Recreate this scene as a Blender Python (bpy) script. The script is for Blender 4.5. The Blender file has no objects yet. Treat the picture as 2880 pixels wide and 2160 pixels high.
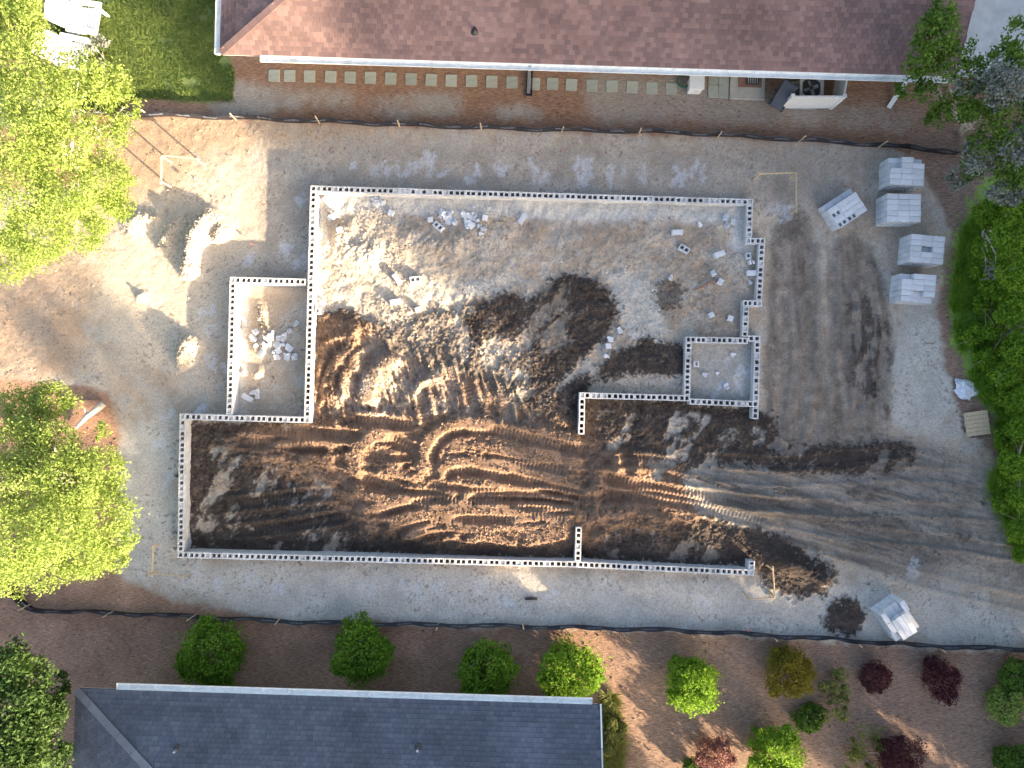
import bpy, math, random
import numpy as np
from mathutils import Vector, Matrix

SC = bpy.context.scene
COL = SC.collection
R = math.radians
random.seed(7)
RNG = np.random.default_rng(11)

# ------------------------------------------------------------------ camera, sky, sun, exposure
H = 26.4            # drone height above the lot (m)
K = 1998.0          # focal length in photograph pixels (2880 wide)
cd = bpy.data.cameras.new('camera')
cam = bpy.data.objects.new('camera', cd)
COL.objects.link(cam)
cam.location = (0, 0, H)
cam.rotation_euler = (0, 0, 0)
cd.sensor_width = 36.0
cd.lens = 36.0 * K / 2880.0
cd.clip_end = 2000
SC.camera = cam

SUN_EL, SUN_AZ = 14.5, 130.8      # elevation, clockwise from +Y
world = bpy.data.worlds.new('World')
SC.world = world
world.use_nodes = True
wn = world.node_tree
sky = wn.nodes.new('ShaderNodeTexSky')
sky.sky_type = 'NISHITA'
sky.sun_disc = False
sky.sun_elevation = R(SUN_EL)
sky.sun_rotation = R(SUN_AZ)
sky.air_density = 0.8
sky.dust_density = 4.0
sky.ozone_density = 0.6
wn.links.new(sky.outputs[0], wn.nodes['Background'].inputs[0])
wn.nodes['Background'].inputs[1].default_value = 0.10
sd = bpy.data.lights.new('sun', 'SUN')
sun = bpy.data.objects.new('sun', sd)
COL.objects.link(sun)
to_sun = Vector((math.sin(R(SUN_AZ)) * math.cos(R(SUN_EL)), math.cos(R(SUN_AZ)) * math.cos(R(SUN_EL)), math.sin(R(SUN_EL))))
sun.rotation_euler = to_sun.to_track_quat('Z', 'Y').to_euler()
sd.energy = 4.2
sd.angle = R(1.0)
sd.color = (1.0, 0.80, 0.56)
SC.view_settings.view_transform = 'Standard'
SC.view_settings.look = 'None'
SC.view_settings.gamma = 1.0
SC.view_settings.use_curve_mapping = False
SC.view_settings.exposure = 2.55
SC.render.engine = 'CYCLES'
SC.cycles.max_bounces = 6
SC.cycles.transparent_max_bounces = 4
SC.cycles.use_denoising = True


# ------------------------------------------------------------------ helpers
def W(px, py, h=0.0):
    """photograph pixel -> world point at height h"""
    s = (H - h) / K
    return Vector(((px - 1440) * s, (1080 - py) * s, h))


def tag(o, label=None, cat=None, group=None, kind=None):
    if label: o['label'] = label
    if cat: o['category'] = cat
    if group: o['group'] = group
    if kind: o['kind'] = kind
    return o


def empty(name, loc, rz=0.0):
    o = bpy.data.objects.new(name, None)
    o.location = loc
    o.rotation_euler = (0, 0, rz)
    o.empty_display_size = 0.2
    COL.objects.link(o)
    return o


def link(name, me, parent=None, loc=None, rot=None, scale=None):
    o = bpy.data.objects.new(name, me)
    COL.objects.link(o)
    if parent is not None: o.parent = parent
    if loc is not None: o.location = loc
    if rot is not None: o.rotation_euler = rot
    if scale is not None: o.scale = scale
    return o


class MB:
    """collects boxes, bars, tubes, lathes; builds one mesh"""
    def __init__(s):
        s.v, s.f = [], []

    def add(s, v, f):
        n = len(s.v)
        s.v += [tuple(p) for p in v]
        s.f += [tuple(i + n for i in q) for q in f]
        return s

    def box(s, c, d, M=None):
        x, y, z = d[0] / 2, d[1] / 2, d[2] / 2
        v = [Vector((sx * x, sy * y, sz * z)) for sz in (-1, 1) for sy in (-1, 1) for sx in (-1, 1)]
        if M is not None: v = [M @ p for p in v]
        v = [p + Vector(c) for p in v]
        return s.add(v, [(0, 2, 3, 1), (4, 5, 7, 6), (0, 1, 5, 4), (2, 6, 7, 3), (0, 4, 6, 2), (1, 3, 7, 5)])

    def bar(s, a, b, w, t):
        a, b = Vector(a), Vector(b)
        d = b - a
        q = d.to_track_quat('X', 'Z').to_matrix()
        return s.box((a + b) / 2, (d.length, w, t), q)

    def tube(s, pts, rad, n=8, cap=True):
        pts = [Vector(p) for p in pts]
        rings = []
        for i, p in enumerate(pts):
            d = (pts[min(i + 1, len(pts) - 1)] - pts[max(i - 1, 0)]).normalized()
            q = d.to_track_quat('Z', 'Y').to_matrix()
            r = rad[i] if isinstance(rad, (list, tuple)) else rad
            rings.append([p + q @ Vector((r * math.cos(2 * math.pi * k / n), r * math.sin(2 * math.pi * k / n), 0)) for k in range(n)])
        v = [p for r_ in rings for p in r_]
        f = []
        for i in range(len(pts) - 1):
            for k in range(n):
                a, b = i * n + k, i * n + (k + 1) % n
                f.append((a, b, b + n, a + n))
        if cap:
            f.append(tuple(range(n - 1, -1, -1)))
            f.append(tuple((len(pts) - 1) * n + k for k in range(n)))
        return s.add(v, f)

    def prism(s, outline, z0, z1):
        n = len(outline)
        v = [(x, y, z0) for x, y in outline] + [(x, y, z1) for x, y in outline]
        f = [tuple(range(n - 1, -1, -1)), tuple(range(n, 2 * n))]
        f += [(i, (i + 1) % n, (i + 1) % n + n, i + n) for i in range(n)]
        return s.add(v, f)

    def mesh(s, name, mat=None, smooth=False):
        me = bpy.data.meshes.new(name)
        me.from_pydata(s.v, [], s.f)
        if mat: me.materials.append(mat)
        if smooth:
            for p in me.polygons: p.use_smooth = True
        me.update()
        return me

    def build(s, name, mat, parent=None, loc=None, rot=None, smooth=False, bevel=0):
        o = link(name, s.mesh(name, mat, smooth), parent, loc, rot)
        if bevel:
            m = o.modifiers.new('bevel', 'BEVEL')
            m.width = bevel
            m.segments = 2
            m.limit_method = 'ANGLE'
        return o


def np_mesh(name, V, F, mat, smooth=False, attrs=None, colors=None):
    """V (N,3), F (M,k) numpy; attrs: point float attributes; colors: point colour attribute"""
    me = bpy.data.meshes.new(name)
    k = F.shape[1]
    me.vertices.add(len(V))
    me.vertices.foreach_set('co', np.ascontiguousarray(V, np.float32).ravel())
    me.loops.add(F.size)
    me.loops.foreach_set('vertex_index', np.ascontiguousarray(F, np.int32).ravel())
    me.polygons.add(len(F))
    me.polygons.foreach_set('loop_start', np.arange(0, F.size, k, dtype=np.int32))
    me.polygons.foreach_set('use_smooth', np.full(len(F), smooth, bool))
    for n, a in (attrs or {}).items():
        at = me.attributes.new(n, 'FLOAT', 'POINT')
        at.data.foreach_set('value', np.ascontiguousarray(a, np.float32))
    if colors is not None:
        at = me.attributes.new('tint', 'FLOAT_COLOR', 'POINT')
        at.data.foreach_set('color', np.ascontiguousarray(np.c_[colors, np.ones(len(colors))], np.float32).ravel())
    me.update(calc_edges=True)
    me.validate()
    if mat: me.materials.append(mat)
    return me


# ------------------------------------------------------------------ materials
def nodes(mat):
    mat.use_nodes = True
    nt = mat.node_tree
    return nt, nt.nodes['Principled BSDF']


def mat_plain(name, col, rough=0.7, metal=0.0, var=0.25, scale=6.0, bump=0.15, bscale=60.0, dirt=None, dirt_amt=0.4, objvar=0.0):
    m = bpy.data.materials.new(name)
    nt, b = nodes(m)
    N, L = nt.nodes, nt.links
    tc = N.new('ShaderNodeTexCoord')
    n1 = N.new('ShaderNodeTexNoise'); n1.inputs['Scale'].default_value = scale; n1.inputs['Detail'].default_value = 6
    L.new(tc.outputs['Object'], n1.inputs['Vector'])
    ramp = N.new('ShaderNodeMapRange'); ramp.inputs[1].default_value = 0.3; ramp.inputs[2].default_value = 0.7
    ramp.inputs[3].default_value = 1 - var; ramp.inputs[4].default_value = 1 + var
    L.new(n1.outputs['Fac'], ramp.inputs[0])
    mul = N.new('ShaderNodeVectorMath'); mul.operation = 'SCALE'
    mul.inputs[0].default_value = col[:3]
    L.new(ramp.outputs[0], mul.inputs['Scale'])
    out = mul.outputs[0]
    if objvar:
        oi = N.new('ShaderNodeObjectInfo')
        mr = N.new('ShaderNodeMapRange'); mr.inputs[3].default_value = 1 - objvar; mr.inputs[4].default_value = 1 + objvar
        L.new(oi.outputs['Random'], mr.inputs[0])
        m2 = N.new('ShaderNodeVectorMath'); m2.operation = 'SCALE'
        L.new(out, m2.inputs[0]); L.new(mr.outputs[0], m2.inputs['Scale'])
        out = m2.outputs[0]
    if dirt:
        n2 = N.new('ShaderNodeTexNoise'); n2.inputs['Scale'].default_value = 2.3; n2.inputs['Detail'].default_value = 8; n2.inputs['Roughness'].default_value = 0.7
        L.new(tc.outputs['Object'], n2.inputs['Vector'])
        mr = N.new('ShaderNodeMapRange'); mr.inputs[1].default_value = 0.48; mr.inputs[2].default_value = 0.72; mr.inputs[4].default_value = dirt_amt
        L.new(n2.outputs['Fac'], mr.inputs[0])
        mx = N.new('ShaderNodeMix'); mx.data_type = 'RGBA'
        L.new(mr.outputs[0], mx.inputs['Factor']); L.new(out, mx.inputs['A']); mx.inputs['B'].default_value = (*dirt[:3], 1)
        out = mx.outputs['Result']
    L.new(out, b.inputs['Base Color'])
    b.inputs['Roughness'].default_value = rough
    b.inputs['Metallic'].default_value = metal
    if bump:
        n3 = N.new('ShaderNodeTexNoise'); n3.inputs['Scale'].default_value = bscale; n3.inputs['Detail'].default_value = 4
        L.new(tc.outputs['Object'], n3.inputs['Vector'])
        bp = N.new('ShaderNodeBump'); bp.inputs['Strength'].default_value = bump; bp.inputs['Distance'].default_value = 0.02
        L.new(n3.outputs['Fac'], bp.inputs['Height']); L.new(bp.outputs[0], b.inputs['Normal'])
    return m


def mat_leaf(name, c0, c1, trans=0.35):
    """foliage: colour runs c0..c1 by the per-leaf attribute 'tone'"""
    m = bpy.data.materials.new(name)
    nt, b = nodes(m)
    N, L = nt.nodes, nt.links
    at = N.new('ShaderNodeAttribute'); at.attribute_name = 'tone'
    mx = N.new('ShaderNodeMix'); mx.data_type = 'RGBA'
    mx.inputs['A'].default_value = (*c0, 1); mx.inputs['B'].default_value = (*c1, 1)
    L.new(at.outputs['Fac'], mx.inputs['Factor'])
    L.new(mx.outputs['Result'], b.inputs['Base Color'])
    b.inputs['Roughness'].default_value = 0.6
    b.inputs['Specular IOR Level'].default_value = 0.25
    tr = N.new('ShaderNodeBsdfTranslucent')
    L.new(mx.outputs['Result'], tr.inputs['Color'])
    ms = N.new('ShaderNodeMixShader'); ms.inputs[0].default_value = trans
    L.new(b.outputs[0], ms.inputs[1]); L.new(tr.outputs[0], ms.inputs[2])
    L.new(ms.outputs[0], N['Material Output'].inputs['Surface'])
    return m


def mat_ground():
    m = bpy.data.materials.new('soil_and_sand')
    nt, b = nodes(m)
    N, L = nt.nodes, nt.links
    tc = N.new('ShaderNodeTexCoord')
    at = N.new('ShaderNodeAttribute'); at.attribute_name = 'tint'
    st = N.new('ShaderNodeAttribute'); st.attribute_name = 'straw'
    n1 = N.new('ShaderNodeTexNoise'); n1.inputs['Scale'].default_value = 14; n1.inputs['Detail'].default_value = 7; n1.inputs['Roughness'].default_value = 0.75
    L.new(tc.outputs['Object'], n1.inputs['Vector'])
    mr = N.new('ShaderNodeMapRange'); mr.inputs[1].default_value = 0.28; mr.inputs[2].default_value = 0.72; mr.inputs[3].default_value = 0.62; mr.inputs[4].default_value = 1.38
    L.new(n1.outputs['Fac'], mr.inputs[0])
    # pine-straw fibres: stretched noise in three directions
    fib = None
    for ang in (20, 85, 150):
        mp = N.new('ShaderNodeMapping'); mp.inputs['Rotation'].default_value = (0, 0, R(ang)); mp.inputs['Scale'].default_value = (5, 70, 1)
        L.new(tc.outputs['Object'], mp.inputs['Vector'])
        nf = N.new('ShaderNodeTexNoise'); nf.inputs['Scale'].default_value = 1.0; nf.inputs['Detail'].default_value = 2
        L.new(mp.outputs[0], nf.inputs['Vector'])
        if fib is None: fib = nf.outputs['Fac']
        else:
            mm = N.new('ShaderNodeMath'); mm.operation = 'MAXIMUM'
            L.new(fib, mm.inputs[0]); L.new(nf.outputs['Fac'], mm.inputs[1]); fib = mm.outputs[0]
    fr = N.new('ShaderNodeMapRange'); fr.inputs[1].default_value = 0.5; fr.inputs[2].default_value = 0.78; fr.inputs[3].default_value = 0.70; fr.inputs[4].default_value = 2.1
    L.new(fib, fr.inputs[0])
    mixf = N.new('ShaderNodeMix')
    L.new(st.outputs['Fac'], mixf.inputs['Factor']); L.new(mr.outputs[0], mixf.inputs['A']); L.new(fr.outputs[0], mixf.inputs['B'])
    mul = N.new('ShaderNodeVectorMath'); mul.operation = 'SCALE'
    L.new(at.outputs['Color'], mul.inputs[0]); L.new(mixf.outputs['Result'], mul.inputs['Scale'])
    L.new(mul.outputs[0], b.inputs['Base Color'])
    b.inputs['Roughness'].default_value = 0.95
    b.inputs['Specular IOR Level'].default_value = 0.15
    n3 = N.new('ShaderNodeTexNoise'); n3.inputs['Scale'].default_value = 22; n3.inputs['Detail'].default_value = 6; n3.inputs['Roughness'].default_value = 0.65
    L.new(tc.outputs['Object'], n3.inputs['Vector'])
    bp = N.new('ShaderNodeBump'); bp.inputs['Strength'].default_value = 0.45; bp.inputs['Distance'].default_value = 0.04
    L.new(n3.outputs['Fac'], bp.inputs['Height']); L.new(bp.outputs[0], b.inputs['Normal'])
    return m


def mat_shingle(name, c0, c1, c2):
    m = bpy.data.materials.new(name)
    nt, b = nodes(m)
    N, L = nt.nodes, nt.links
    at = N.new('ShaderNodeAttribute'); at.attribute_name = 'tone'
    tc = N.new('ShaderNodeTexCoord')
    rp = N.new('ShaderNodeValToRGB')
    rp.color_ramp.elements[0].color = (*c0, 1); rp.color_ramp.elements[1].color = (*c2, 1)
    e = rp.color_ramp.elements.new(0.5); e.color = (*c1, 1)
    n1 = N.new('ShaderNodeTexNoise'); n1.inputs['Scale'].default_value = 0.55; n1.inputs['Detail'].default_value = 5
    L.new(tc.outputs['Object'], n1.inputs['Vector'])
    n2 = N.new('ShaderNodeTexNoise'); n2.inputs['Scale'].default_value = 60; n2.inputs['Detail'].default_value = 3
    L.new(tc.outputs['Object'], n2.inputs['Vector'])
    ad = N.new('ShaderNodeMath'); ad.operation = 'MULTIPLY_ADD'; ad.inputs[1].default_value = 0.5
    sb = N.new('ShaderNodeMath'); sb.operation = 'SUBTRACT'; sb.inputs[1].default_value = 0.5
    L.new(n2.outputs['Fac'], sb.inputs[0]); L.new(sb.outputs[0], ad.inputs[0]); L.new(at.outputs['Fac'], ad.inputs[2])
    L.new(ad.outputs[0], rp.inputs['Fac'])
    mr = N.new('ShaderNodeMapRange'); mr.inputs[1].default_value = 0.3; mr.inputs[2].default_value = 0.7; mr.inputs[3].default_value = 0.72; mr.inputs[4].default_value = 1.25
    L.new(n1.outputs['Fac'], mr.inputs[0])
    mul = N.new('ShaderNodeVectorMath'); mul.operation = 'SCALE'
    L.new(rp.outputs[0], mul.inputs[0]); L.new(mr.outputs[0], mul.inputs['Scale'])
    L.new(mul.outputs[0], b.inputs['Base Color'])
    b.inputs['Roughness'].default_value = 0.9
    bp = N.new('ShaderNodeBump'); bp.inputs['Strength'].default_value = 0.4; bp.inputs['Distance'].default_value = 0.01
    L.new(n2.outputs['Fac'], bp.inputs['Height']); L.new(bp.outputs[0], b.inputs['Normal'])
    return m


def mat_fabric():
    """black woven silt-fence cloth with a pale printed band that repeats along its length"""
    m = bpy.data.materials.new('silt_cloth')
    nt, b = nodes(m)
    N, L = nt.nodes, nt.links
    s = N.new('ShaderNodeAttribute'); s.attribute_name = 'along'
    t = N.new('ShaderNodeAttribute'); t.attribute_name = 'up'
    def math_(op, a, bb=None, v=None):
        q = N.new('ShaderNodeMath'); q.operation = op
        L.new(a, q.inputs[0])
        if bb is not None: L.new(bb, q.inputs[1])
        elif v is not None: q.inputs[1].default_value = v
        return q.outputs[0]
    per = math_('MODULO', s.outputs['Fac'], v=1.0)
    a1 = math_('LESS_THAN', per, v=0.52)
    t1 = math_('GREATER_THAN', t.outputs['Fac'], v=0.45)
    t2 = math_('LESS_THAN', t.outputs['Fac'], v=0.72)
    cmb = N.new('ShaderNodeCombineXYZ')
    L.new(math_('MULTIPLY', s.outputs['Fac'], v=28.0), cmb.inputs[0]); L.new(math_('MULTIPLY', t.outputs['Fac'], v=7.0), cmb.inputs[1])
    nz = N.new('ShaderNodeTexNoise'); nz.inputs['Scale'].default_value = 1.0; nz.inputs['Detail'].default_value = 0
    L.new(cmb.outputs[0], nz.inputs['Vector'])
    nt1 = math_('GREATER_THAN', nz.outputs['Fac'], v=0.5)
    k = math_('MULTIPLY', math_('MULTIPLY', a1, t1), math_('MULTIPLY', t2, nt1))
    k = math_('MULTIPLY', k, v=0.55)
    mx = N.new('ShaderNodeMix'); mx.data_type = 'RGBA'
    mx.inputs['A'].default_value = (0.012, 0.014, 0.022, 1); mx.inputs['B'].default_value = (0.30, 0.34, 0.42, 1)
    L.new(k, mx.inputs['Factor'])
    L.new(mx.outputs['Result'], b.inputs['Base Color'])
    b.inputs['Roughness'].default_value = 0.45
    return m


M = {}
M['ground'] = mat_ground()
M['block'] = mat_plain('grey_concrete_block', (0.55, 0.54, 0.53), 0.95, var=0.12, scale=9, bump=0.35, bscale=90, dirt=(0.42, 0.39, 0.35), dirt_amt=0.55, objvar=0.17)
M['block_new'] = mat_plain('new_concrete_block', (0.58, 0.59, 0.61), 0.95, var=0.08, scale=9, bump=0.3, bscale=90, objvar=0.10)
M['mortar'] = mat_plain('pale_mortar', (0.60, 0.58, 0.55), 0.95, var=0.15)
M['white'] = mat_plain('white_painted_metal', (0.78, 0.79, 0.78), 0.4, var=0.05, bump=0.02, dirt=(0.50, 0.52, 0.46), dirt_amt=0.35)
M['gutter'] = mat_plain('white_gutter_metal', (0.80, 0.82, 0.80), 0.45, var=0.08, bump=0.02, dirt=(0.44, 0.48, 0.40), dirt_amt=0.5)
M['vinyl'] = mat_plain('white_vinyl', (0.80, 0.80, 0.78), 0.4, var=0.04, bump=0.0, dirt=(0.6, 0.58, 0.5), dirt_amt=0.3)
M['siding'] = mat_plain('pale_siding', (0.50, 0.54, 0.48), 0.7, var=0.08, bump=0.05)
M['wood'] = mat_plain('raw_lumber', (0.55, 0.42, 0.27), 0.8, var=0.2, scale=20, bump=0.2)
M['wood_old'] = mat_plain('weathered_lumber', (0.42, 0.34, 0.25), 0.85, var=0.25, scale=20, bump=0.25)
M['bark'] = mat_plain('grey_bark', (0.34, 0.30, 0.25), 0.95, var=0.35, scale=8, bump=0.8, bscale=25)
M['bark_pale'] = mat_plain('pale_bark', (0.52, 0.46, 0.38), 0.9, var=0.25, scale=8, bump=0.6, bscale=25)
M['cloth'] = mat_fabric()
M['paver'] = mat_plain('concrete_paver', (0.36, 0.37, 0.31), 0.95, var=0.16, scale=5, bump=0.3, bscale=70, dirt=(0.26, 0.25, 0.19), dirt_amt=0.6, objvar=0.12)
M['slab'] = mat_plain('concrete_slab', (0.42, 0.40, 0.35), 0.95, var=0.14, scale=4, bump=0.3, bscale=60, dirt=(0.30, 0.26, 0.20), dirt_amt=0.5)
M['drive'] = mat_plain('driveway_concrete', (0.62, 0.61, 0.59), 0.95, var=0.12, scale=2, bump=0.25, bscale=50, dirt=(0.40, 0.38, 0.34), dirt_amt=0.6)
M['brick'] = mat_plain('brick_edging', (0.28, 0.15, 0.11), 0.95, var=0.2, objvar=0.25)
M['black'] = mat_plain('black_plastic', (0.02, 0.021, 0.025), 0.45, var=0.2, bump=0.05)
M['bin'] = mat_plain('dark_grey_plastic', (0.055, 0.06, 0.075), 0.5, var=0.15, bump=0.05)
M['steel'] = mat_plain('galvanised_steel', (0.55, 0.57, 0.60), 0.35, metal=0.8, var=0.1, bump=0.03)
M['ac'] = mat_plain('grey_beige_enamel', (0.42, 0.41, 0.38), 0.5, var=0.08, bump=0.03, dirt=(0.25, 0.22, 0.18), dirt_amt=0.5)
M['acdark'] = mat_plain('dark_grille', (0.04, 0.042, 0.045), 0.6, var=0.15, bump=0.05)
M['pink'] = mat_plain('pink_flagging', (0.80, 0.12, 0.11), 0.6, var=0.1, bump=0)
M['root'] = mat_plain('red_brown_root', (0.36, 0.15, 0.07), 0.8, var=0.2)
M['green_hose'] = mat_plain('green_hose', (0.03, 0.14, 0.09), 0.5, var=0.1, bump=0)
M['sheet'] = mat_plain('crumpled_plastic', (0.62, 0.64, 0.70), 0.35, var=0.1, bump=0.1)
M['red_shingle'] = mat_shingle('red_brown_shingles', (0.150, 0.098, 0.091), (0.195, 0.122, 0.110), (0.245, 0.154, 0.135))
M['grey_shingle'] = mat_shingle('blue_grey_shingles', (0.070, 0.081, 0.106), (0.084, 0.095, 0.122), (0.102, 0.113, 0.140))
M['hipcap'] = mat_shingle('grey_hip_caps', (0.14, 0.15, 0.165), (0.16, 0.17, 0.19), (0.19, 0.20, 0.22))
M['leaf_lime'] = mat_leaf('lime_leaves', (0.20, 0.29, 0.05), (0.43, 0.52, 0.15), 0.5)
M['leaf_mid'] = mat_leaf('mid_green_leaves', (0.07, 0.145, 0.018), (0.17, 0.28, 0.04), 0.45)
M['leaf_shrub'] = mat_leaf('shrub_leaves', (0.07, 0.17, 0.012), (0.20, 0.34, 0.028), 0.45)
M['leaf_dark'] = mat_leaf('dark_green_leaves', (0.03, 0.075, 0.018), (0.09, 0.15, 0.03), 0.35)
M['leaf_gold'] = mat_leaf('golden_leaves', (0.10, 0.10, 0.010), (0.28, 0.22, 0.02), 0.35)
M['leaf_wisp'] = mat_leaf('pale_wispy_leaves', (0.13, 0.15, 0.03), (0.28, 0.29, 0.09), 0.35)
M['leaf_maroon'] = mat_leaf('maroon_leaves', (0.045, 0.014, 0.018), (0.15, 0.045, 0.05), 0.3)
M['leaf_pink'] = mat_leaf('pinkish_leaves', (0.16, 0.07, 0.06), (0.34, 0.16, 0.13), 0.3)
M['leaf_grey'] = mat_leaf('grey_moss', (0.16, 0.18, 0.14), (0.30, 0.32, 0.27), 0.3)
M['leaf_bright'] = mat_leaf('bright_green_leaves', (0.12, 0.24, 0.015), (0.28, 0.44, 0.04), 0.5)
M['leaf_weed'] = mat_leaf('weed_blades', (0.14, 0.30, 0.02), (0.36, 0.52, 0.07), 0.5)
M['grass'] = mat_leaf('grass_blades', (0.11, 0.19, 0.05), (0.28, 0.35, 0.10), 0.45)


# ------------------------------------------------------------------ numpy noise
_LAT = np.random.default_rng(3).random((8, 256, 256)).astype(np.float32)


def vnoise(x, y, seed):
    L = _LAT[seed % 8]
    xi = np.floor(x).astype(np.int64); yi = np.floor(y).astype(np.int64)
    fx = (x - xi).astype(np.float32); fy = (y - yi).astype(np.float32)
    fx = fx * fx * (3 - 2 * fx); fy = fy * fy * (3 - 2 * fy)
    xi = (xi + 37 * seed) & 255; yi = (yi + 91 * seed) & 255
    x2 = (xi + 1) & 255; y2 = (yi + 1) & 255
    return (L[yi, xi] * (1 - fx) + L[yi, x2] * fx) * (1 - fy) + (L[y2, xi] * (1 - fx) + L[y2, x2] * fx) * fy


def fbm(x, y, size, octs=4, seed=0, gain=0.5):
    s = np.zeros_like(x, dtype=np.float32); a = 1.0; tot = 0
    for o in range(octs):
        s += a * vnoise(x / size * 2 ** o, y / size * 2 ** o, seed + o); tot += a; a *= gain
    return s / tot


def sstep(a, b, x):
    t = np.clip((x - a) / (b - a), 0, 1)
    return t * t * (3 - 2 * t)


def lerp(a, b, t):
    return a + (b - a) * t


# ------------------------------------------------------------------ foundation lines (photograph pixels, at the wall top)
WALL_TOP = 0.60
WALLS = [  # (p0, p1, trim0, trim1): + runs past the corner by half a block width, - stops short of it
    ((881, 530), (2110, 568), 1, 1),
    ((2110, 568), (2106, 677), -1, -1),
    ((2106, 677), (2143.6, 678), 1, 1),
    ((2143.6, 678), (2135, 853), -1, -1),
    ((2135, 853), (2099, 853), 1, 1),
    ((2099, 853), (2095, 956), -1, -1),
    ((1937, 955), (2095, 958), 1, 1),
    ((2104, 952), (2131, 952), 0, 1),
    ((2131, 952), (2126, 1137), -1, -1),
    ((1937, 955), (1932.5, 1120), -1, -1),
    ((1940, 1129), (2126, 1137), 0, 1),
    ((2126, 1137), (2124, 1179), -1, 0),
    ((1638, 1112), (1932.5, 1120), 1, 1),
    ((1638, 1112), (1635, 1222), -1, 0),
    ((507, 1561), (1625, 1588), 1, 0),
    ((1625, 1588), (2113, 1611), 0, 1),
    ((2113, 1611), (2115, 1578), -1, 0),
    ((1625, 1588), (1628, 1483), -1, 0),
    ((507, 1561), (513, 1172), -1, -1),
    ((513, 1172), (863.5, 1181.5), 1, 1),
    ((863.5, 1181.5), (881, 530), -1, -1),
    ((645, 1166), (654.5, 787), 0, -1),
    ((654.5, 787), (868, 793), 1, -1),
]

# ------------------------------------------------------------------ ground sheet
def axis(lo, hi, fine, rest, fl, fh):
    a = np.arange(lo, fl, rest); b = np.arange(fl, fh, fine); c = np.arange(fh, hi + rest, rest)
    out = []; d = rest
    x = hi + rest
    while x < 420:
        d *= 1.35; x += d; out.append(x)
    left = []; d = rest; x = lo
    while x > -420:
        d *= 1.35; x -= d; left.append(x)
    return np.concatenate([np.array(left[::-1]), a, b, c, np.array(out)])


xs = axis(-20.5, 20.5, 0.032, 0.055, -9.6, 9.2)
ys = axis(-16.0, 16.0, 0.032, 0.055, -7.0, 5.2)
X, Y = np.meshgrid(xs, ys)
X = X.astype(np.float32); Y = Y.astype(np.float32)
NX, NY = len(xs), len(ys)
zb = (0.26 * sstep(-7.5, 8.0, X)).astype(np.float32)
PX = 1440 + X * K / (H - zb)
PY = 1080 - Y * K / (H - zb)


def poly_mask(pts):
    """points in polygon given in photograph pixels"""
    inside = np.zeros(PX.shape, bool)
    n = len(pts)
    x0 = min(p[0] for p in pts); x1 = max(p[0] for p in pts); y0 = min(p[1] for p in pts); y1 = max(p[1] for p in pts)
    sel = (PX >= x0) & (PX <= x1) & (PY >= y0) & (PY <= y1)
    px, py = PX[sel], PY[sel]
    ins = np.zeros(px.shape, bool)
    for i in range(n):
        (ax, ay), (bx, by) = pts[i], pts[(i + 1) % n]
        if ay == by: continue
        c = (ay > py) != (by > py)
        ins ^= c & (px < (bx - ax) * (py - ay) / (by - ay) + ax)
    inside[sel] = ins
    return inside.astype(np.float32)


def blur(a, r, it=2):
    for _ in range(it):
        for ax in (0, 1):
            p = np.pad(a, [(r + 1, r) if k == ax else (0, 0) for k in (0, 1)], mode='edge')
            c = np.cumsum(p, axis=ax, dtype=np.float64)
            n = a.shape[ax]
            hi = np.take(c, np.arange(2 * r + 1, 2 * r + 1 + n), axis=ax); lo = np.take(c, np.arange(0, n), axis=ax)
            a = ((hi - lo) / (2 * r + 1)).astype(np.float32)
    return a


def soft(pts, r=10, noise=None, k=0.6, sharp=0.12):
    m = blur(poly_mask(pts), r)
    if noise is not None: m = m + (noise - 0.5) * k * (m > 0.004) * (0.35 + 0.65 * (m < 0.97))
    return sstep(0.5 - sharp, 0.5 + sharp, m)


def smooth_line(pts, n=10):
    P = [np.array(p, float) for p in pts]
    P = [2 * P[0] - P[1]] + P + [2 * P[-1] - P[-2]]
    out = []
    for i in range(1, len(P) - 2):
        for t in np.linspace(0, 1, n, endpoint=False):
            a, b, c, d = P[i - 1], P[i], P[i + 1], P[i + 2]
            out.append(0.5 * ((2 * b) + (-a + c) * t + (2 * a - 5 * b + 4 * c - d) * t ** 2 + (-a + 3 * b - 3 * c + d) * t ** 3))
    out.append(P[-2])
    return np.array(out)


def near_line(pts, reach, curve=True):
    """distance (m), arc length (m) and side to a polyline in photograph pixels, on the sub-grid around it"""
    L = smooth_line(pts) if curve and len(pts) > 2 else np.array(pts, float)
    WL = np.array([[(p[0] - 1440) * (H - 0.13) / K, (1080 - p[1]) * (H - 0.13) / K] for p in L])
    i0 = max(np.searchsorted(xs, WL[:, 0].min() - reach), 0); i1 = min(np.searchsorted(xs, WL[:, 0].max() + reach), NX)
    j0 = max(np.searchsorted(ys, WL[:, 1].min() - reach), 0); j1 = min(np.searchsorted(ys, WL[:, 1].max() + reach), NY)
    sl = (slice(j0, j1), slice(i0, i1))
    gx, gy = X[sl], Y[sl]
    D = np.full(gx.shape, 1e9, np.float32); S = np.zeros(gx.shape, np.float32); SG = np.zeros(gx.shape, np.float32)
    acc = 0.0
    for a, b in zip(WL[:-1], WL[1:]):
        d = b - a; l = math.hypot(*d)
        if l < 1e-6: continue
        t = np.clip(((gx - a[0]) * d[0] + (gy - a[1]) * d[1]) / l ** 2, 0, 1)
        dx = gx - a[0] - t * d[0]; dy = gy - a[1] - t * d[1]
        dd = np.sqrt(dx * dx + dy * dy)
        k = dd < D
        D = np.where(k, dd, D); S = np.where(k, acc + t * l, S); SG = np.where(k, np.sign(d[0] * dy - d[1] * dx), SG)
        acc += l
    return sl, D, S, SG, acc


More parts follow.
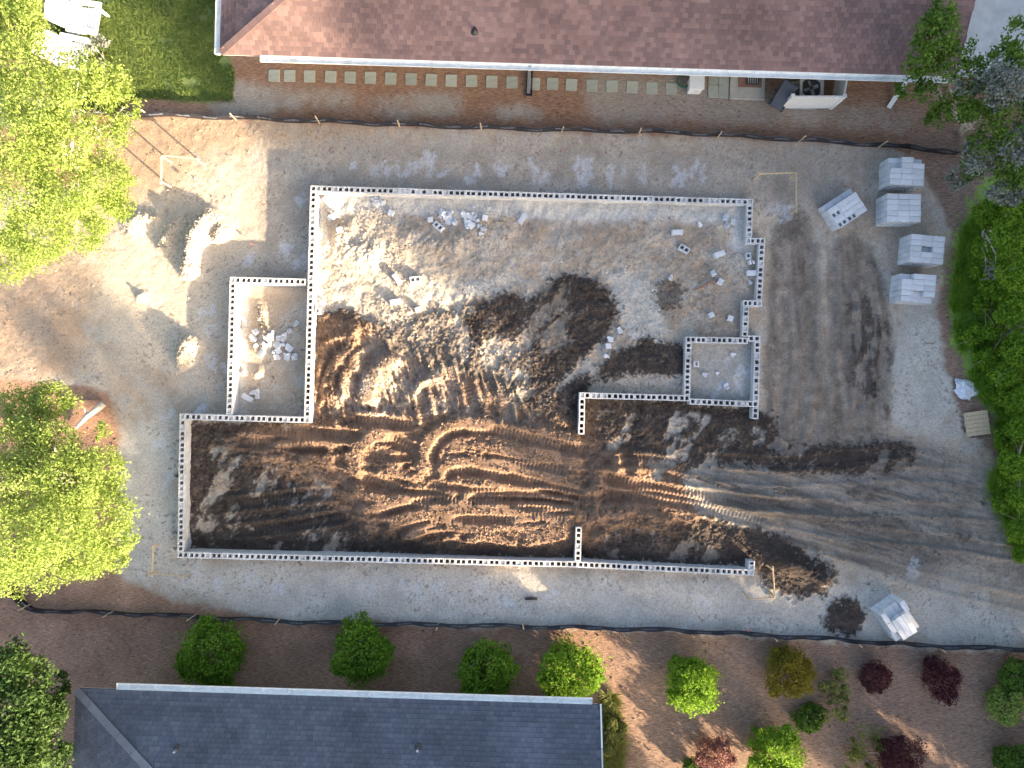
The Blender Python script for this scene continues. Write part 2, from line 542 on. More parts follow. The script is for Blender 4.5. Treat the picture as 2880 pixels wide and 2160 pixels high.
# --- noise fields shared by colour and relief
n_big = fbm(X, Y, 3.0, 4, 0)
n_mid = fbm(X, Y, 0.9, 5, 1, 0.55)
n_sm = fbm(X, Y, 0.28, 4, 2, 0.6)
n_fine = fbm(X, Y, 0.11, 3, 4, 0.6)
n_rag = 0.5 * n_mid + 0.5 * n_sm

# --- masks
lot = soft([(-400, 560), (240, 520), (330, 330), (1000, 350), (1640, 372), (2100, 390), (2480, 410), (2560, 440), (2620, 520), (2680, 640), (2660, 720),
            (2640, 800), (2645, 1000), (2690, 1150), (2760, 1240), (2830, 1330), (2860, 1420), (2900, 1560), (3600, 1600), (3600, 1835), (2880, 1835), (2560, 1822),
            (2300, 1802), (1900, 1778), (1480, 1768), (1000, 1757), (760, 1745), (640, 1715), (480, 1690), (370, 1640), (320, 1600), (330, 1500), (330, 1180),
            (300, 1090), (120, 1080), (-400, 1000)], 10, n_rag, 0.5)
straw_zone = 1 - lot
lawn_l = soft([(-300, -300), (625, -300), (640, 120), (660, 190), (655, 285), (560, 288), (380, 275), (330, 300), (230, 330), (-300, 400)], 8, n_rag, 0.5)
lawn_r = soft([(2700, 560), (2690, 700), (2670, 860), (2690, 980), (2730, 1080), (2790, 1180), (2810, 1290), (2770, 1360), (2810, 1440), (2840, 1530), (3700, 1640),
               (3700, 500), (2900, 420)], 10, n_rag * 0.6 + n_fine * 0.4, 1.5)
lawn_h = soft([(1690, 1955), (1730, 1950), (1745, 2080), (1748, 2300), (1690, 2300)], 4, n_sm, 0.6)
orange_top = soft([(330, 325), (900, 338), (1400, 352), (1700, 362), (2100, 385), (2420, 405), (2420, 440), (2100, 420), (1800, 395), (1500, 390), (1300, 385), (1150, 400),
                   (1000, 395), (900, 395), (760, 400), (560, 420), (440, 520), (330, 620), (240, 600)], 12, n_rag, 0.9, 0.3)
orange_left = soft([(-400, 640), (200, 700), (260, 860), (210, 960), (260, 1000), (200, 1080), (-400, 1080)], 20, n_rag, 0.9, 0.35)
mulch_top = soft([(560, 165), (3300, 205), (3300, 440), (2480, 408), (1640, 372), (700, 335), (560, 330)], 6, n_rag, 0.3)
sandspill = np.clip(soft([(650, 215), (700, 245), (790, 240), (960, 262), (1100, 272), (1180, 262), (1320, 268), (1310, 300), (1250, 335), (1120, 330), (1020, 300), (960, 300), (800, 305), (640, 325), (560, 320)], 8, n_rag, 0.9, 0.3)
                    + soft([(1360, 300), (1480, 290), (1530, 305), (1530, 335), (1400, 330)], 6, n_rag, 0.9, 0.3)
                    + 0.75 * soft([(1620, 210), (1940, 215), (2220, 275), (2600, 320), (2600, 370), (2000, 345), (1670, 340)], 10, n_rag, 0.7, 0.3), 0, 1)
n_ult0 = fbm(X, Y, 0.075, 2, 7, 0.6)
dark = np.zeros_like(X)
for pts, amt, k in [
    ([(885, 880), (960, 868), (1010, 880), (1050, 930), (1020, 1000), (970, 1090), (905, 1185), (880, 1185)], 1.0, 0.7),
    ([(1290, 900), (1310, 850), (1345, 830), (1380, 870), (1400, 820), (1450, 815), (1490, 850), (1480, 920), (1440, 960), (1380, 940), (1340, 990), (1295, 980)], 1.0, 0.8),
    ([(1480, 850), (1530, 815), (1555, 780), (1620, 770), (1690, 785), (1735, 850), (1745, 930), (1690, 960), (1640, 1010), (1590, 1060), (1540, 1120), (1480, 1180), (1430, 1180), (1480, 1080), (1500, 980), (1470, 920)], 1.0, 0.8),
    ([(1290, 980), (1340, 1000), (1440, 1010), (1500, 960), (1500, 1060), (1440, 1040), (1370, 1030), (1300, 1060)], 0.85, 1.1),
    ([(1720, 1000), (1800, 960), (1815, 930), (1850, 975), (1900, 960), (1932, 960), (1932, 1060), (1740, 1050), (1690, 1080), (1660, 1060)], 1.0, 0.7),
    ([(1720, 1050), (1640, 1100), (1640, 1215), (1560, 1230), (1490, 1190), (1550, 1120), (1610, 1060)], 1.0, 0.7),
    ([(1850, 800), (1900, 790), (1920, 830), (1880, 880), (1845, 860)], 0.7, 1.2),
    ([(520, 1185), (860, 1190), (960, 1150), (1080, 1170), (1240, 1160), (1400, 1180), (1560, 1190), (1640, 1120), (1932, 1125), (2130, 1150), (2185, 1180), (2195, 1250), (2330, 1255),
      (2560, 1240), (2580, 1290), (2480, 1340), (2200, 1330), (2060, 1300), (1900, 1330), (1960, 1440), (2060, 1480), (2160, 1490), (2280, 1550), (2350, 1610), (2330, 1650), (2260, 1665),
      (2190, 1650), (2140, 1600), (1640, 1582), (520, 1556)], 1.0, 0.8),
    ([(1010, 1000), (1060, 960), (1180, 880), (1290, 870), (1290, 960), (1200, 980), (1130, 1000), (1090, 1080), (1200, 1160), (1050, 1180), (1010, 1100)], 0.7, 1.3),
    ([(1300, 1040), (1370, 1060), (1420, 1130), (1480, 1150), (1500, 1200), (1330, 1200), (1290, 1120)], 0.9, 0.9),
    ([(2130, 1590), (2190, 1575), (2300, 1600), (2350, 1630), (2330, 1670), (2260, 1685), (2190, 1670), (2140, 1640)], 1.0, 0.6),
    ([(885, 870), (1010, 880), (1100, 930), (1290, 960), (1400, 1040), (1560, 1100), (1640, 1150), (1640, 1230), (880, 1200)], 0.72, 1.1),
    ([(2335, 1685), (2400, 1675), (2440, 1720), (2400, 1790), (2310, 1775)], 1.0, 0.7),
    ([(2405, 1640), (2430, 1635), (2440, 1660), (2415, 1665)], 0.8, 1.2),
    ([(2330, 1440), (2560, 1460), (2600, 1490), (2480, 1500), (2340, 1480)], 0.6, 1.3),
    ([(2680, 1505), (2740, 1510), (2740, 1530), (2680, 1525)], 0.7, 1.2),
    ([(2700, 1130), (2770, 1090), (2790, 1200), (2750, 1240), (2710, 1210)], 0.8, 0.9),
    ([(2200, 590), (2260, 600), (2250, 680), (2190, 680)], 0.35, 1.2),
]:
    dark = np.maximum(dark, amt * soft(pts, 8 if max(max(q[0] for q in pts) - min(q[0] for q in pts), max(q[1] for q in pts) - min(q[1] for q in pts)) > 170 else 4, n_rag * 0.36 + n_fine * 0.32 + n_ult0 * 0.32, k * 2.7, 0.14))
# pale sand smeared through the dark soil
smear = sstep(0.53, 0.63, fbm(X * 0.95 - Y * 0.75, (Y + X) * 0.5, 0.75, 6, 5, 0.70))
smear_in = 0.85 * soft([(560, 1230), (880, 1330), (1010, 1420), (1060, 1560), (640, 1556), (530, 1500), (530, 1260)], 16) + soft([(1660, 1150), (1900, 1150), (2130, 1200), (2260, 1260), (2560, 1250), (2560, 1330), (1960, 1400), (1720, 1300)], 16) \
    + 0.55 * soft([(1290, 820), (1745, 780), (1745, 960), (1500, 1130), (1290, 1040)], 10) + 0.45 * soft([(1700, 1480), (1950, 1500), (2060, 1580), (1700, 1570)], 8) \
    + 0.5 * soft([(1010, 960), (1290, 870), (1500, 1150), (1560, 1190), (1010, 1170)], 10)
dark = dark * (1 - 0.9 * np.clip(smear_in, 0, 1) * smear)
# lighter brown part of the topsoil
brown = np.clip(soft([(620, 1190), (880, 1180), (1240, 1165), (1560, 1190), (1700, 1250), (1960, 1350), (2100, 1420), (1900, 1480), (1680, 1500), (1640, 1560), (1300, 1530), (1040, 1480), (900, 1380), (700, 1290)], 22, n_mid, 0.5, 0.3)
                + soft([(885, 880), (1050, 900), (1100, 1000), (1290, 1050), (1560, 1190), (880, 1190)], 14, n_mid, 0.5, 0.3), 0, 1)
tongues = np.clip(soft([(2165, 680), (2180, 610), (2225, 580), (2270, 600), (2300, 680), (2320, 900), (2330, 1260), (2160, 1265), (2150, 1050)], 7, n_rag, 1.0, 0.2)
                  + soft([(2325, 760), (2340, 680), (2390, 645), (2450, 680), (2490, 780), (2510, 950), (2500, 1180), (2480, 1265), (2310, 1265)], 7, n_rag, 1.0, 0.2), 0, 1)
track_area = np.clip(tongues + soft([(2000, 1260), (2600, 1230), (2880, 1380), (3600, 1440), (3600, 1760), (2880, 1660), (2420, 1600), (2150, 1480), (1950, 1350)], 14, n_rag, 0.6, 0.3), 0, 1)
streak_v = fbm(X * 4.2 + 0.35 * Y, Y * 0.45, 1.0, 4, 6, 0.6)
streak_h = fbm((X + 1.2 * Y) * 0.5, (Y * 4.0 + X * 1.1), 1.0, 4, 2, 0.6)
low_right = sstep(1200, 1320, PY)
streak = 0.6 * lerp(streak_v, streak_h, low_right) + 0.25 * n_mid + 0.15 * n_sm
drag = soft([(1660, 1180), (2130, 1190), (2200, 1260), (2560, 1240), (2700, 1300), (2860, 1400), (3100, 1480), (3100, 1620), (2700, 1560), (2560, 1640), (2330, 1600), (2200, 1560), (1960, 1440), (1700, 1330)], 22, n_rag, 0.5, 0.4)
dark = np.maximum(dark, 0.68 * drag * sstep(0.45, 0.59, streak_h * 0.5 + n_rag * 0.35 + n_big * 0.15) * sstep(2900, 2200, PX * 0.8 + 300))
vd = soft([(2390, 640), (2500, 760), (2520, 1180), (2400, 1230), (2380, 900)], 16) + 0.6 * soft([(2190, 600), (2280, 600), (2300, 760), (2220, 820)], 14)
dark = np.maximum(dark, 0.75 * np.clip(vd, 0, 1) * sstep(0.54, 0.64, fbm(X * 2.2, Y * 0.8, 0.8, 5, 4, 0.65)))
porch = poly_mask([(1945, 962), (2128, 962), (2122, 1130), (1942, 1122)])
room = poly_mask([(662, 795), (862, 800), (858, 1172), (652, 1165)])
mainroom = poly_mask([(881, 535), (2110, 572), (2106, 680), (2143, 682), (2135, 850), (2099, 856), (2094, 955), (1937, 950), (1932, 1112), (1636, 1106), (1634, 1225), (1630, 1480), (1625, 1585),
                      (510, 1558), (514, 1180), (866, 1185)])
wall_band = np.zeros_like(X)    # pale mortar dust and footing concrete at the foot of the top and left walls
for line, wd in [([(890, 552), (2100, 590)], 0.50), ([(893, 560), (885, 860)], 0.22), ([(2096, 590), (2092, 680)], 0.45), ([(668, 800), (660, 1160)], 0.30)]:
    sl, D, S, SG, Ln = near_line(line, 1.2, False)
    wall_band[sl] = np.maximum(wall_band[sl], sstep(wd + 0.22, wd - 0.1, D + (n_rag[sl] - 0.5) * 0.7))
wall_band *= mainroom + room

# mortar splats along the strips outside the walls
splat = np.zeros_like(X)
spots = [(1055, 485, 18), (1090, 470, 20), (1135, 475, 26), (1180, 460, 28), (1225, 470, 34), (1325, 485, 32), (1412, 478, 30), (1522, 485, 34), (1640, 470, 30), (1640, 505, 18), (1735, 490, 34), (1820, 490, 34),
         (1910, 500, 34), (1960, 480, 26), (1030, 1650, 30), (1155, 1650, 30), (1245, 1655, 26), (1345, 1650, 24), (700, 1640, 26), (780, 1660, 20), (560, 1600, 26), (600, 1650, 22), (1420, 1690, 22), (1560, 1680, 22),
         (1975, 1690, 26), (2560, 1590, 22), (580, 880, 26), (590, 930, 22), (610, 1040, 30), (560, 1150, 26), (470, 1170, 22), (470, 1350, 26), (440, 1250, 22), (700, 730, 24), (850, 740, 26), (590, 1020, 24), (2050, 1065, 46),
         (2070, 1040, 42), (1985, 500, 20), (2180, 590, 28), (2200, 610, 24), (800, 700, 20), (840, 560, 16), (1000, 455, 18)]
n_ult = fbm(X, Y, 0.07, 2, 6, 0.6)
for px, py, r in spots:
    for _ in range(random.choice((3, 4, 5))):
        cx, cy = px + random.uniform(-.7, .7) * r, py + random.uniform(-.7, .7) * r
        a_ = random.uniform(0.9, 2.3) if random.random() < 0.7 else random.uniform(0, 3.1)
        l_ = r * random.uniform(0.25, 0.6)
        line = [(cx - l_ * math.cos(a_), cy - l_ * math.sin(a_)), (cx + random.uniform(-4, 4), cy + random.uniform(-4, 4)), (cx + l_ * math.cos(a_), cy + l_ * math.sin(a_))]
        sl, D, S, SG, Ln = near_line(line, 0.5)
        a = sstep(0.13, 0.02, D + (n_sm[sl] - 0.5) * 0.28 + (n_ult[sl] - 0.5) * 0.22)
        splat[sl] = np.maximum(splat[sl], a * random.uniform(0.5, 1.0))

# --- relief
Z = zb.copy()
rough = 0.05 * (n_big - 0.5) + 0.035 * (n_mid - 0.5) + 0.016 * (n_sm - 0.5)
house_flat = np.clip(poly_mask([(560, -400), (3400, -400), (3400, 250), (560, 250)]) + poly_mask([(150, 1900), (1720, 1900), (1720, 3000), (150, 3000)]), 0, 1)
in_site = lot * (1 - house_flat)
rough += in_site * (0.02 * (n_sm - 0.5) + 0.014 * (n_fine - 0.5))
rough += dark * in_site * (0.16 * np.abs(n_mid - 0.5) + 0.09 * (n_sm - 0.5) + 0.07 * (n_fine - 0.5) + 0.03 * (n_ult0 - 0.5))
rough += mainroom * (1 - dark) * (0.17 * (n_mid - 0.45) + 0.06 * (n_sm - 0.5) + 0.02 * (n_fine - 0.5))
rough += (track_area * 0.07 * (streak - 0.5)) * in_site
Z += mainroom * 0.05
plateau = soft([(760, 1200), (900, 1185), (1000, 1170), (1240, 1150), (1640, 1220), (1650, 1480), (1590, 1515), (1450, 1520), (1330, 1530), (1200, 1500), (1060, 1520), (1010, 1470), (940, 1410), (800, 1330), (640, 1280), (560, 1240)], 14, n_rag, 0.5, 0.2)
Z += 0.17 * plateau
def ridged(u, v, size, seed):
    return 1 - np.abs(2 * fbm(u, v, size, 4, seed, 0.55) - 1)


rx = ridged(X * 0.42 + 0.15 * Y, Y * 1.55 + 0.35 * np.sin(X * 0.9) + 0.22 * X, 0.62, 3)
ry = ridged(X * 1.45 + 0.5 * Y, Y * 0.5, 0.62, 5)
fan = soft([(890, 960), (1010, 900), (1150, 960), (1300, 1020), (1450, 1080), (1560, 1180), (1240, 1190), (890, 1190)], 12, n_rag, 0.6, 0.3)
rough += 0.13 * plateau * (sstep(0.62, 0.97, rx) - 0.3) + 0.16 * fan * (sstep(0.62, 0.97, ry) - 0.25)
Z += 0.05 * dark * (1 - brown)
gar = soft([(1650, 1200), (1700, 1260), (1960, 1330), (2200, 1330), (2260, 1420), (1990, 1500), (1700, 1470), (1650, 1480)], 14, n_rag, 0.5, 0.3)
Z += 0.10 * gar
rough += 0.10 * gar * (sstep(0.62, 0.97, rx) - 0.3)
TR = np.zeros_like(X)   # where machine tracks pressed


def trench(line, off, wid, dep):
    sl, D, S, SG, Ln = near_line(line, off + 1.2, False)
    Z[sl] -= dep * np.exp(-((D - off) / wid) ** 2) * (0.5 + n_big[sl])


for ln in [[(520, 1545), (1610, 1575)], [(1640, 1578), (2090, 1598)]]: trench(ln, 0.15, 0.42, 0.16)
for ln in [[(1650, 1125), (2110, 1148)], [(1655, 1120), (1650, 1210)], [(1625, 1110), (1620, 1220)], [(1660, 1100), (1920, 1105)]]: trench(ln, 0.1, 0.35, 0.10)


def stroke(pts, w=0.42, dep=0.07, berm=0.09, lug=0.036, gap=0.14, tilt=0.0):
    """one crawler track: pressed bed, raised edges, cross lugs"""
    sl, D, S, SG, Ln = near_line(pts, w + 0.6)
    ends = sstep(0, 0.25, S) * sstep(Ln, Ln - 0.25, S)
    ins = sstep(w / 2 + 0.03, w / 2 - 0.04, D) * ends
    rough[sl] *= 1 - 0.85 * ins
    u = 0.55 + 0.9 * n_big[sl]
    Z[sl] += -dep * ins * u + berm * np.exp(-((D - w / 2 - 0.09) / 0.085) ** 2) * ends * (0.3 + 1.4 * n_mid[sl])
    ph = (S / gap) % 1.0
    half = np.abs(D - w * 0.25) > w * 0.035
    lugs = np.where((ph < 0.45), 1.0, 0.0) * half
    Z[sl] += ins * lug * lugs * (0.4 + 1.2 * n_mid[sl]) + ins * tilt * SG * D
    TR[sl] = np.maximum(TR[sl], ins)


def berm(pts, w=0.22, h=0.16, wig=0.5):
    sl, D, S, SG, Ln = near_line(pts, 3 * w + 0.3)
    ends = sstep(-0.1, 0.45, S) * sstep(Ln + 0.1, Ln - 0.45, S)
    D = D + (n_sm[sl] - 0.5) * 0.09 + (n_mid[sl] - 0.5) * 0.12
    e_ = np.exp(-(D / w) ** 2) * ends
    rough[sl] *= 1 - 0.5 * e_
    Z[sl] += 1.75 * h * e_ * (1 - wig + 2 * wig * n_mid[sl]) + 0.24 * e_ * (n_sm[sl] - 0.5) + 0.14 * e_ * (n_fine[sl] - 0.5)


def rut(pts, w=0.16, d=0.14):
    sl, D, S, SG, Ln = near_line(pts, 3 * w + 0.3)
    ends = sstep(0, 0.4, S) * sstep(Ln, Ln - 0.4, S)
    D = D + (n_sm[sl] - 0.5) * 0.10 + (n_mid[sl] - 0.5) * 0.15
    Z[sl] -= d * np.exp(-(D / w) ** 2) * ends * (0.5 + n_mid[sl])


# berms and ruts of the churned middle
for b_ in [
    ([(1010, 1345), (998, 1290), (1015, 1255), (1060, 1228), (1110, 1225)], 0.26, 0.24), ([(1045, 1310), (1090, 1325), (1120, 1310), (1110, 1280)], 0.2, 0.14),
    ([(1192, 1330), (1196, 1270), (1235, 1215), (1300, 1190), (1390, 1196)], 0.22, 0.22), ([(1250, 1262), (1320, 1250), (1420, 1262), (1560, 1285)], 0.2, 0.14),
    ([(1230, 1350), (1262, 1305), (1330, 1296), (1440, 1318)], 0.2, 0.18), ([(1240, 1370), (1300, 1395), (1340, 1372)], 0.24, 0.12),
    ([(1045, 1150), (1036, 1100), (1055, 1050), (1095, 1020), (1130, 1022)], 0.34, 0.26),
    ([(1160, 1130), (1190, 1075), (1250, 1058)], 0.2, 0.16), ([(960, 1140), (975, 1060), (1015, 1000)], 0.24, 0.2),
    ([(905, 1120), (935, 1040), (985, 985), (1010, 900)], 0.22, 0.18),
    ([(760, 1252), (880, 1246), (1000, 1252)], 0.16, 0.12), ([(720, 1275), (860, 1290), (960, 1300)], 0.2, 0.12), ([(1060, 1430), (1150, 1400), (1300, 1420), (1440, 1412)], 0.18, 0.10),
    ([(1090, 1470), (1230, 1440), (1360, 1430), (1480, 1440)], 0.2, 0.14), ([(1120, 1515), (1230, 1470), (1340, 1480), (1400, 1520)], 0.18, 0.18), ([(1270, 1545), (1360, 1505), (1470, 1528), (1600, 1500)], 0.16, 0.16),
    ([(1660, 1290), (1680, 1340), (1665, 1400), (1670, 1470)], 0.28, 0.16), ([(1720, 1260), (1735, 1300), (1720, 1340)], 0.2, 0.2), ([(1770, 1270), (1790, 1310), (1770, 1350)], 0.2, 0.18),
    ([(1640, 1500), (1660, 1460), (1760, 1440), (1880, 1460)], 0.22, 0.16), ([(1680, 1420), (1800, 1430), (1900, 1470)], 0.18, 0.12), ([(960, 1370), (1060, 1395), (1160, 1400)], 0.22, 0.16),
    ([(1000, 1440), (1080, 1420), (1165, 1388)], 0.2, 0.18), ([(2160, 1560), (2260, 1590), (2330, 1640)], 0.4, 0.3),
    ([(1070, 1500), (1180, 1452), (1290, 1452)], 0.13, 0.12), ([(1100, 1455), (1220, 1422), (1330, 1418), (1420, 1428)], 0.11, 0.10), ([(1420, 1470), (1500, 1455), (1610, 1470)], 0.16, 0.12),
    ([(1180, 1530), (1260, 1510), (1300, 1490)], 0.12, 0.14), ([(1500, 1500), (1560, 1490), (1620, 1470)], 0.12, 0.12), ([(1010, 1060), (1000, 1010), (1040, 970)], 0.16, 0.18),
    ([(900, 1000), (930, 960), (990, 940)], 0.16, 0.14), ([(890, 1150), (930, 1110), (950, 1150)], 0.14, 0.14),
    ([(840, 1300), (930, 1275), (990, 1290)], 0.12, 0.12), ([(1080, 1290), (1130, 1330), (1180, 1350)], 0.14, 0.14), ([(1330, 1270), (1400, 1290), (1520, 1300)], 0.12, 0.10),
    ([(1400, 1300), (1500, 1320), (1600, 1350)], 0.12, 0.12), ([(1690, 1480), (1760, 1465), (1860, 1480), (1920, 1500)], 0.14, 0.14), ([(1650, 1540), (1670, 1510), (1720, 1490)], 0.14, 0.14), ([(1830, 1330), (1900, 1360), (1980, 1400)], 0.14, 0.10),
]: berm(*b_)
for r_ in [
    ([(765, 1270), (900, 1268), (1000, 1258), (1025, 1225)], 0.12, 0.14), ([(1020, 1355), (1100, 1385), (1170, 1378)], 0.10, 0.10), ([(770, 1390), (880, 1380), (980, 1362)], 0.12, 0.1),
    ([(700, 1490), (820, 1470), (960, 1440)], 0.14, 0.1), ([(1300, 1425), (1450, 1405), (1620, 1410)], 0.14, 0.14), ([(1480, 1360), (1600, 1400), (1640, 1405)], 0.2, 0.12), ([(1640, 1240), (1700, 1250), (1660, 1290), (1640, 1300)], 0.08, 0.12),
]: rut(*r_)
for s_ in [
    [(1212, 1305), (1228, 1252), (1275, 1216), (1340, 1206), (1430, 1217), (1530, 1242), (1655, 1266)],
    [(1250, 1345), (1275, 1325), (1335, 1320), (1420, 1337), (1520, 1362), (1640, 1393)],
    [(770, 1222), (890, 1219), (1000, 1226), (1030, 1215)],
    [(1015, 1335), (1080, 1367), (1150, 1388), (1290, 1402), (1420, 1396), (1560, 1392)],
    [(1200, 1372), (1320, 1382), (1500, 1390), (1650, 1412)],
    [(1690, 1335), (1800, 1363), (1950, 1388), (2100, 1408), (2350, 1425)],
    [(1180, 1088), (1196, 1140), (1206, 1190)], [(1310, 1070), (1335, 1140), (1352, 1185)], [(1420, 1130), (1436, 1195)],
    [(1560, 1262), (1640, 1268), (1720, 1262)], [(1040, 1240), (1090, 1230), (1160, 1262), (1175, 1300)],
    [(1700, 1390), (1850, 1400), (2000, 1430), (2160, 1470)],
    [(1060, 1440), (1180, 1415), (1320, 1412), (1480, 1418), (1620, 1428)], [(1120, 1492), (1250, 1462), (1400, 1456), (1600, 1452)], [(945, 980), (918, 1060), (902, 1150)],
    [(985, 1182), (1080, 1186), (1170, 1200)], [(660, 1240), (780, 1246), (930, 1262)], [(1660, 1300), (1780, 1292), (1900, 1305)],
    [(1340, 1285), (1450, 1300), (1600, 1322)], [(640, 1420), (800, 1400), (960, 1385)], [(620, 1500), (800, 1480), (980, 1450)],
]: stroke(s_)
for s_ in [
    [(2200, 800), (2205, 1000), (2190, 1130), (2165, 1270)], [(2335, 640), (2335, 850), (2325, 1040), (2285, 1250)], [(2270, 700), (2275, 900), (2260, 1100), (2225, 1270)],
    [(2410, 660), (2430, 850), (2430, 1050), (2400, 1230)], [(2475, 760), (2490, 900), (2470, 1100)],
    [(1990, 1290), (2200, 1300), (2400, 1280), (2560, 1262)], [(1980, 1330), (2200, 1345), (2500, 1330), (2760, 1340)], [(2000, 1390), (2300, 1430), (2600, 1430), (2900, 1450)],
    [(2100, 1440), (2350, 1490), (2650, 1520), (2950, 1570)], [(2160, 1480), (2400, 1560), (2600, 1630), (2900, 1700)],
]: stroke(s_, 0.40, 0.035, 0.035, 0.010, 0.12)
# spoil heaps west of the block walls
for b_ in [([(610, 585), (560, 650), (540, 720), (535, 790)], 0.36, 0.30), ([(640, 620), (600, 690)], 0.24, 0.16), ([(545, 940), (520, 1000), (535, 1035)], 0.36, 0.30), ([(560, 600), (480, 640), (460, 720)], 0.3, 0.14),
           ([(385, 815), (400, 850)], 0.22, 0.14), ([(330, 640), (460, 600)], 0.4, 0.10), ([(700, 990), (745, 960), (735, 890), (720, 840)], 0.26, 0.10), ([(700, 1060), (745, 1040)], 0.22, 0.09),
           ([(2350, 1722), (2400, 1730)], 0.4, 0.10), ([(2050, 1060), (2075, 1045)], 0.25, 0.16), ([(930, 640), (1000, 700), (1080, 720)], 0.5, 0.16), ([(1120, 640), (1250, 690), (1330, 650)], 0.4, 0.12)]:
    berm(*b_)
# hole in the ground at the right of the foundation
for px, py, r in [(2395, 858, 0.16), (2420, 1140, 0.14), (2768, 1412, 0.12)]:
    p = W(px, py, 0.2)
    Z -= 0.16 * np.exp(-(((X - p.x) ** 2 + (Y - p.y) ** 2) / r ** 2))
# keep the soil off the block walls and inside the rooms lower than the wall top
for (a, b_, t0, t1) in WALLS:
    sl, D, S, SG, Ln = near_line([a, b_], 0.8, False)
    f = sstep(0.55, 0.12, D)
    Z[sl] = lerp(Z[sl], np.minimum(Z[sl], 0.27), f)
Z += rough * (1 - 0.8 * house_flat)
Z = np.minimum(Z, np.where((mainroom + room + porch) > 0, 0.50, 9.0))
Z = lerp(Z, zb, house_flat)
far = sstep(24, 60, np.hypot(X, Y))
Z = lerp(Z, 0.1 + 0 * Z, far)

# --- colour of the materials themselves
def C(*c): return np.array(c, np.float32)


def mixc(c, col, m):
    return c + (np.asarray(col, np.float32) - c) * np.clip(m, 0, 1)[..., None]


col = np.zeros(X.shape + (3,), np.float32) + C(0.42, 0.355, 0.285)
col *= (0.80 + 0.40 * n_big)[..., None] * (0.70 + 0.60 * n_mid)[..., None] * (0.8 + 0.4 * n_sm)[..., None]
tan = sstep(0.42, 0.62, fbm(X, Y, 1.3, 6, 6, 0.62))
col = mixc(col, C(0.35, 0.27, 0.195), tan * 0.55)
col = mixc(col, C(0.40, 0.375, 0.335), sstep(0.50, 0.62, fbm(X, Y, 0.6, 5, 7, 0.65)) * 0.6)
specks = sstep(0.66, 0.76, n_ult0) * sstep(0.45, 0.6, n_mid)
strip = np.clip(soft([(330, 1180), (500, 1180), (500, 1575), (2110, 1625), (2400, 1640), (2900, 1720), (2880, 1830), (1480, 1765), (760, 1745), (330, 1600)], 12, n_rag, 0.4, 0.3)
                + soft([(2520, 780), (2640, 780), (2650, 1000), (2690, 1160), (2560, 1240), (2500, 1180), (2520, 900)], 10, n_rag, 0.5, 0.3)
                + soft([(1000, 560 + 260), (1290, 790), (1500, 770), (1760, 760), (1840, 800), (1880, 960), (1760, 960), (1700, 780), (1500, 800), (1290, 850)], 10, n_rag, 0.7, 0.3), 0, 1)
col = mixc(col, C(0.46, 0.435, 0.39) * (0.78 + 0.44 * n_mid)[..., None] * (0.85 + 0.3 * n_sm)[..., None], strip * 0.8)                                              # washed, packed pale sand
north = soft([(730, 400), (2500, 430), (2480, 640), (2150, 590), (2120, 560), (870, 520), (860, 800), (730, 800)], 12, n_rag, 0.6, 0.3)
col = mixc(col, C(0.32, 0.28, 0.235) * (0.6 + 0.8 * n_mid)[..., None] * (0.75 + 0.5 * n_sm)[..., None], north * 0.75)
col = mixc(col, C(0.50, 0.43, 0.34), soft([(340, 660), (520, 560), (720, 420), (720, 800), (560, 1030), (360, 1010), (250, 860)], 14, n_rag, 0.6, 0.3) * 0.75)
col = mixc(col, C(0.52, 0.44, 0.34), soft([(890, 640), (1100, 640), (1300, 760), (1290, 880), (1100, 860), (890, 870)], 14, n_rag, 0.8, 0.35) * 0.7)
dryclump = mainroom * (1 - strip) * sstep(0.44, 0.58, fbm(X, Y, 0.8, 6, 3, 0.68)) * sstep(1010, 940, PY) * (0.45 + 0.55 * sstep(1250, 1500, PX))
col = mixc(col, C(0.25, 0.19, 0.14), dryclump * 0.45)
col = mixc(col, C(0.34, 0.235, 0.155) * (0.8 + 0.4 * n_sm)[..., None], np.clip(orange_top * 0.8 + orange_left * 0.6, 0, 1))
tr_c = lerp(C(0.185, 0.152, 0.124), C(0.26, 0.225, 0.19), low_right[..., None]) * (0.10 + 1.8 * streak)[..., None] * (0.45 + 1.1 * n_sm)[..., None]
col = mixc(col, tr_c, track_area * 0.85)
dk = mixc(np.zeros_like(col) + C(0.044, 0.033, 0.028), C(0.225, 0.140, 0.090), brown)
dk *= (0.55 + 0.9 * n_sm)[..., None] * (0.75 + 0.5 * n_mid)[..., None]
col = mixc(col, dk, dark * 0.95)
col = mixc(col, C(0.18, 0.14, 0.11), specks * lot * 0.7)
col = mixc(col, C(0.52, 0.50, 0.46), wall_band * 0.85)
col = mixc(col, C(0.34, 0.33, 0.30), porch * 0.8)
col = mixc(col, C(0.50, 0.50, 0.51), splat * 0.8)
st_c = C(0.305, 0.185, 0.125) * (0.65 + 0.7 * n_mid)[..., None] * np.ones_like(col)
st_c = mixc(st_c, C(0.24, 0.14, 0.09), mulch_top * 0.8)
st_c = mixc(st_c, C(0.33, 0.30, 0.255), sandspill * 0.9)
st_c = mixc(st_c, C(0.21, 0.15, 0.115), sstep(1500, 1900, PX) * sstep(1700, 1850, PY) * 0.7)
st_c = mixc(st_c, C(0.19, 0.14, 0.115), sstep(2480, 2650, PX) * sstep(1560, 1400, PY) * sstep(300, 420, PY) * 0.6)
col = mixc(col, st_c, straw_zone)
gr = np.clip(lawn_l + lawn_r + lawn_h, 0, 1)
gr_c = C(0.17, 0.23, 0.08) * (0.6 + 0.8 * n_mid)[..., None]
gr_c = mixc(gr_c, C(0.24, 0.36, 0.07) * (0.6 + 0.8 * n_mid)[..., None], lawn_r)
gr_c = mixc(gr_c, C(0.20, 0.17, 0.08), sstep(0.46, 0.62, n_big) * lawn_l * 0.8)
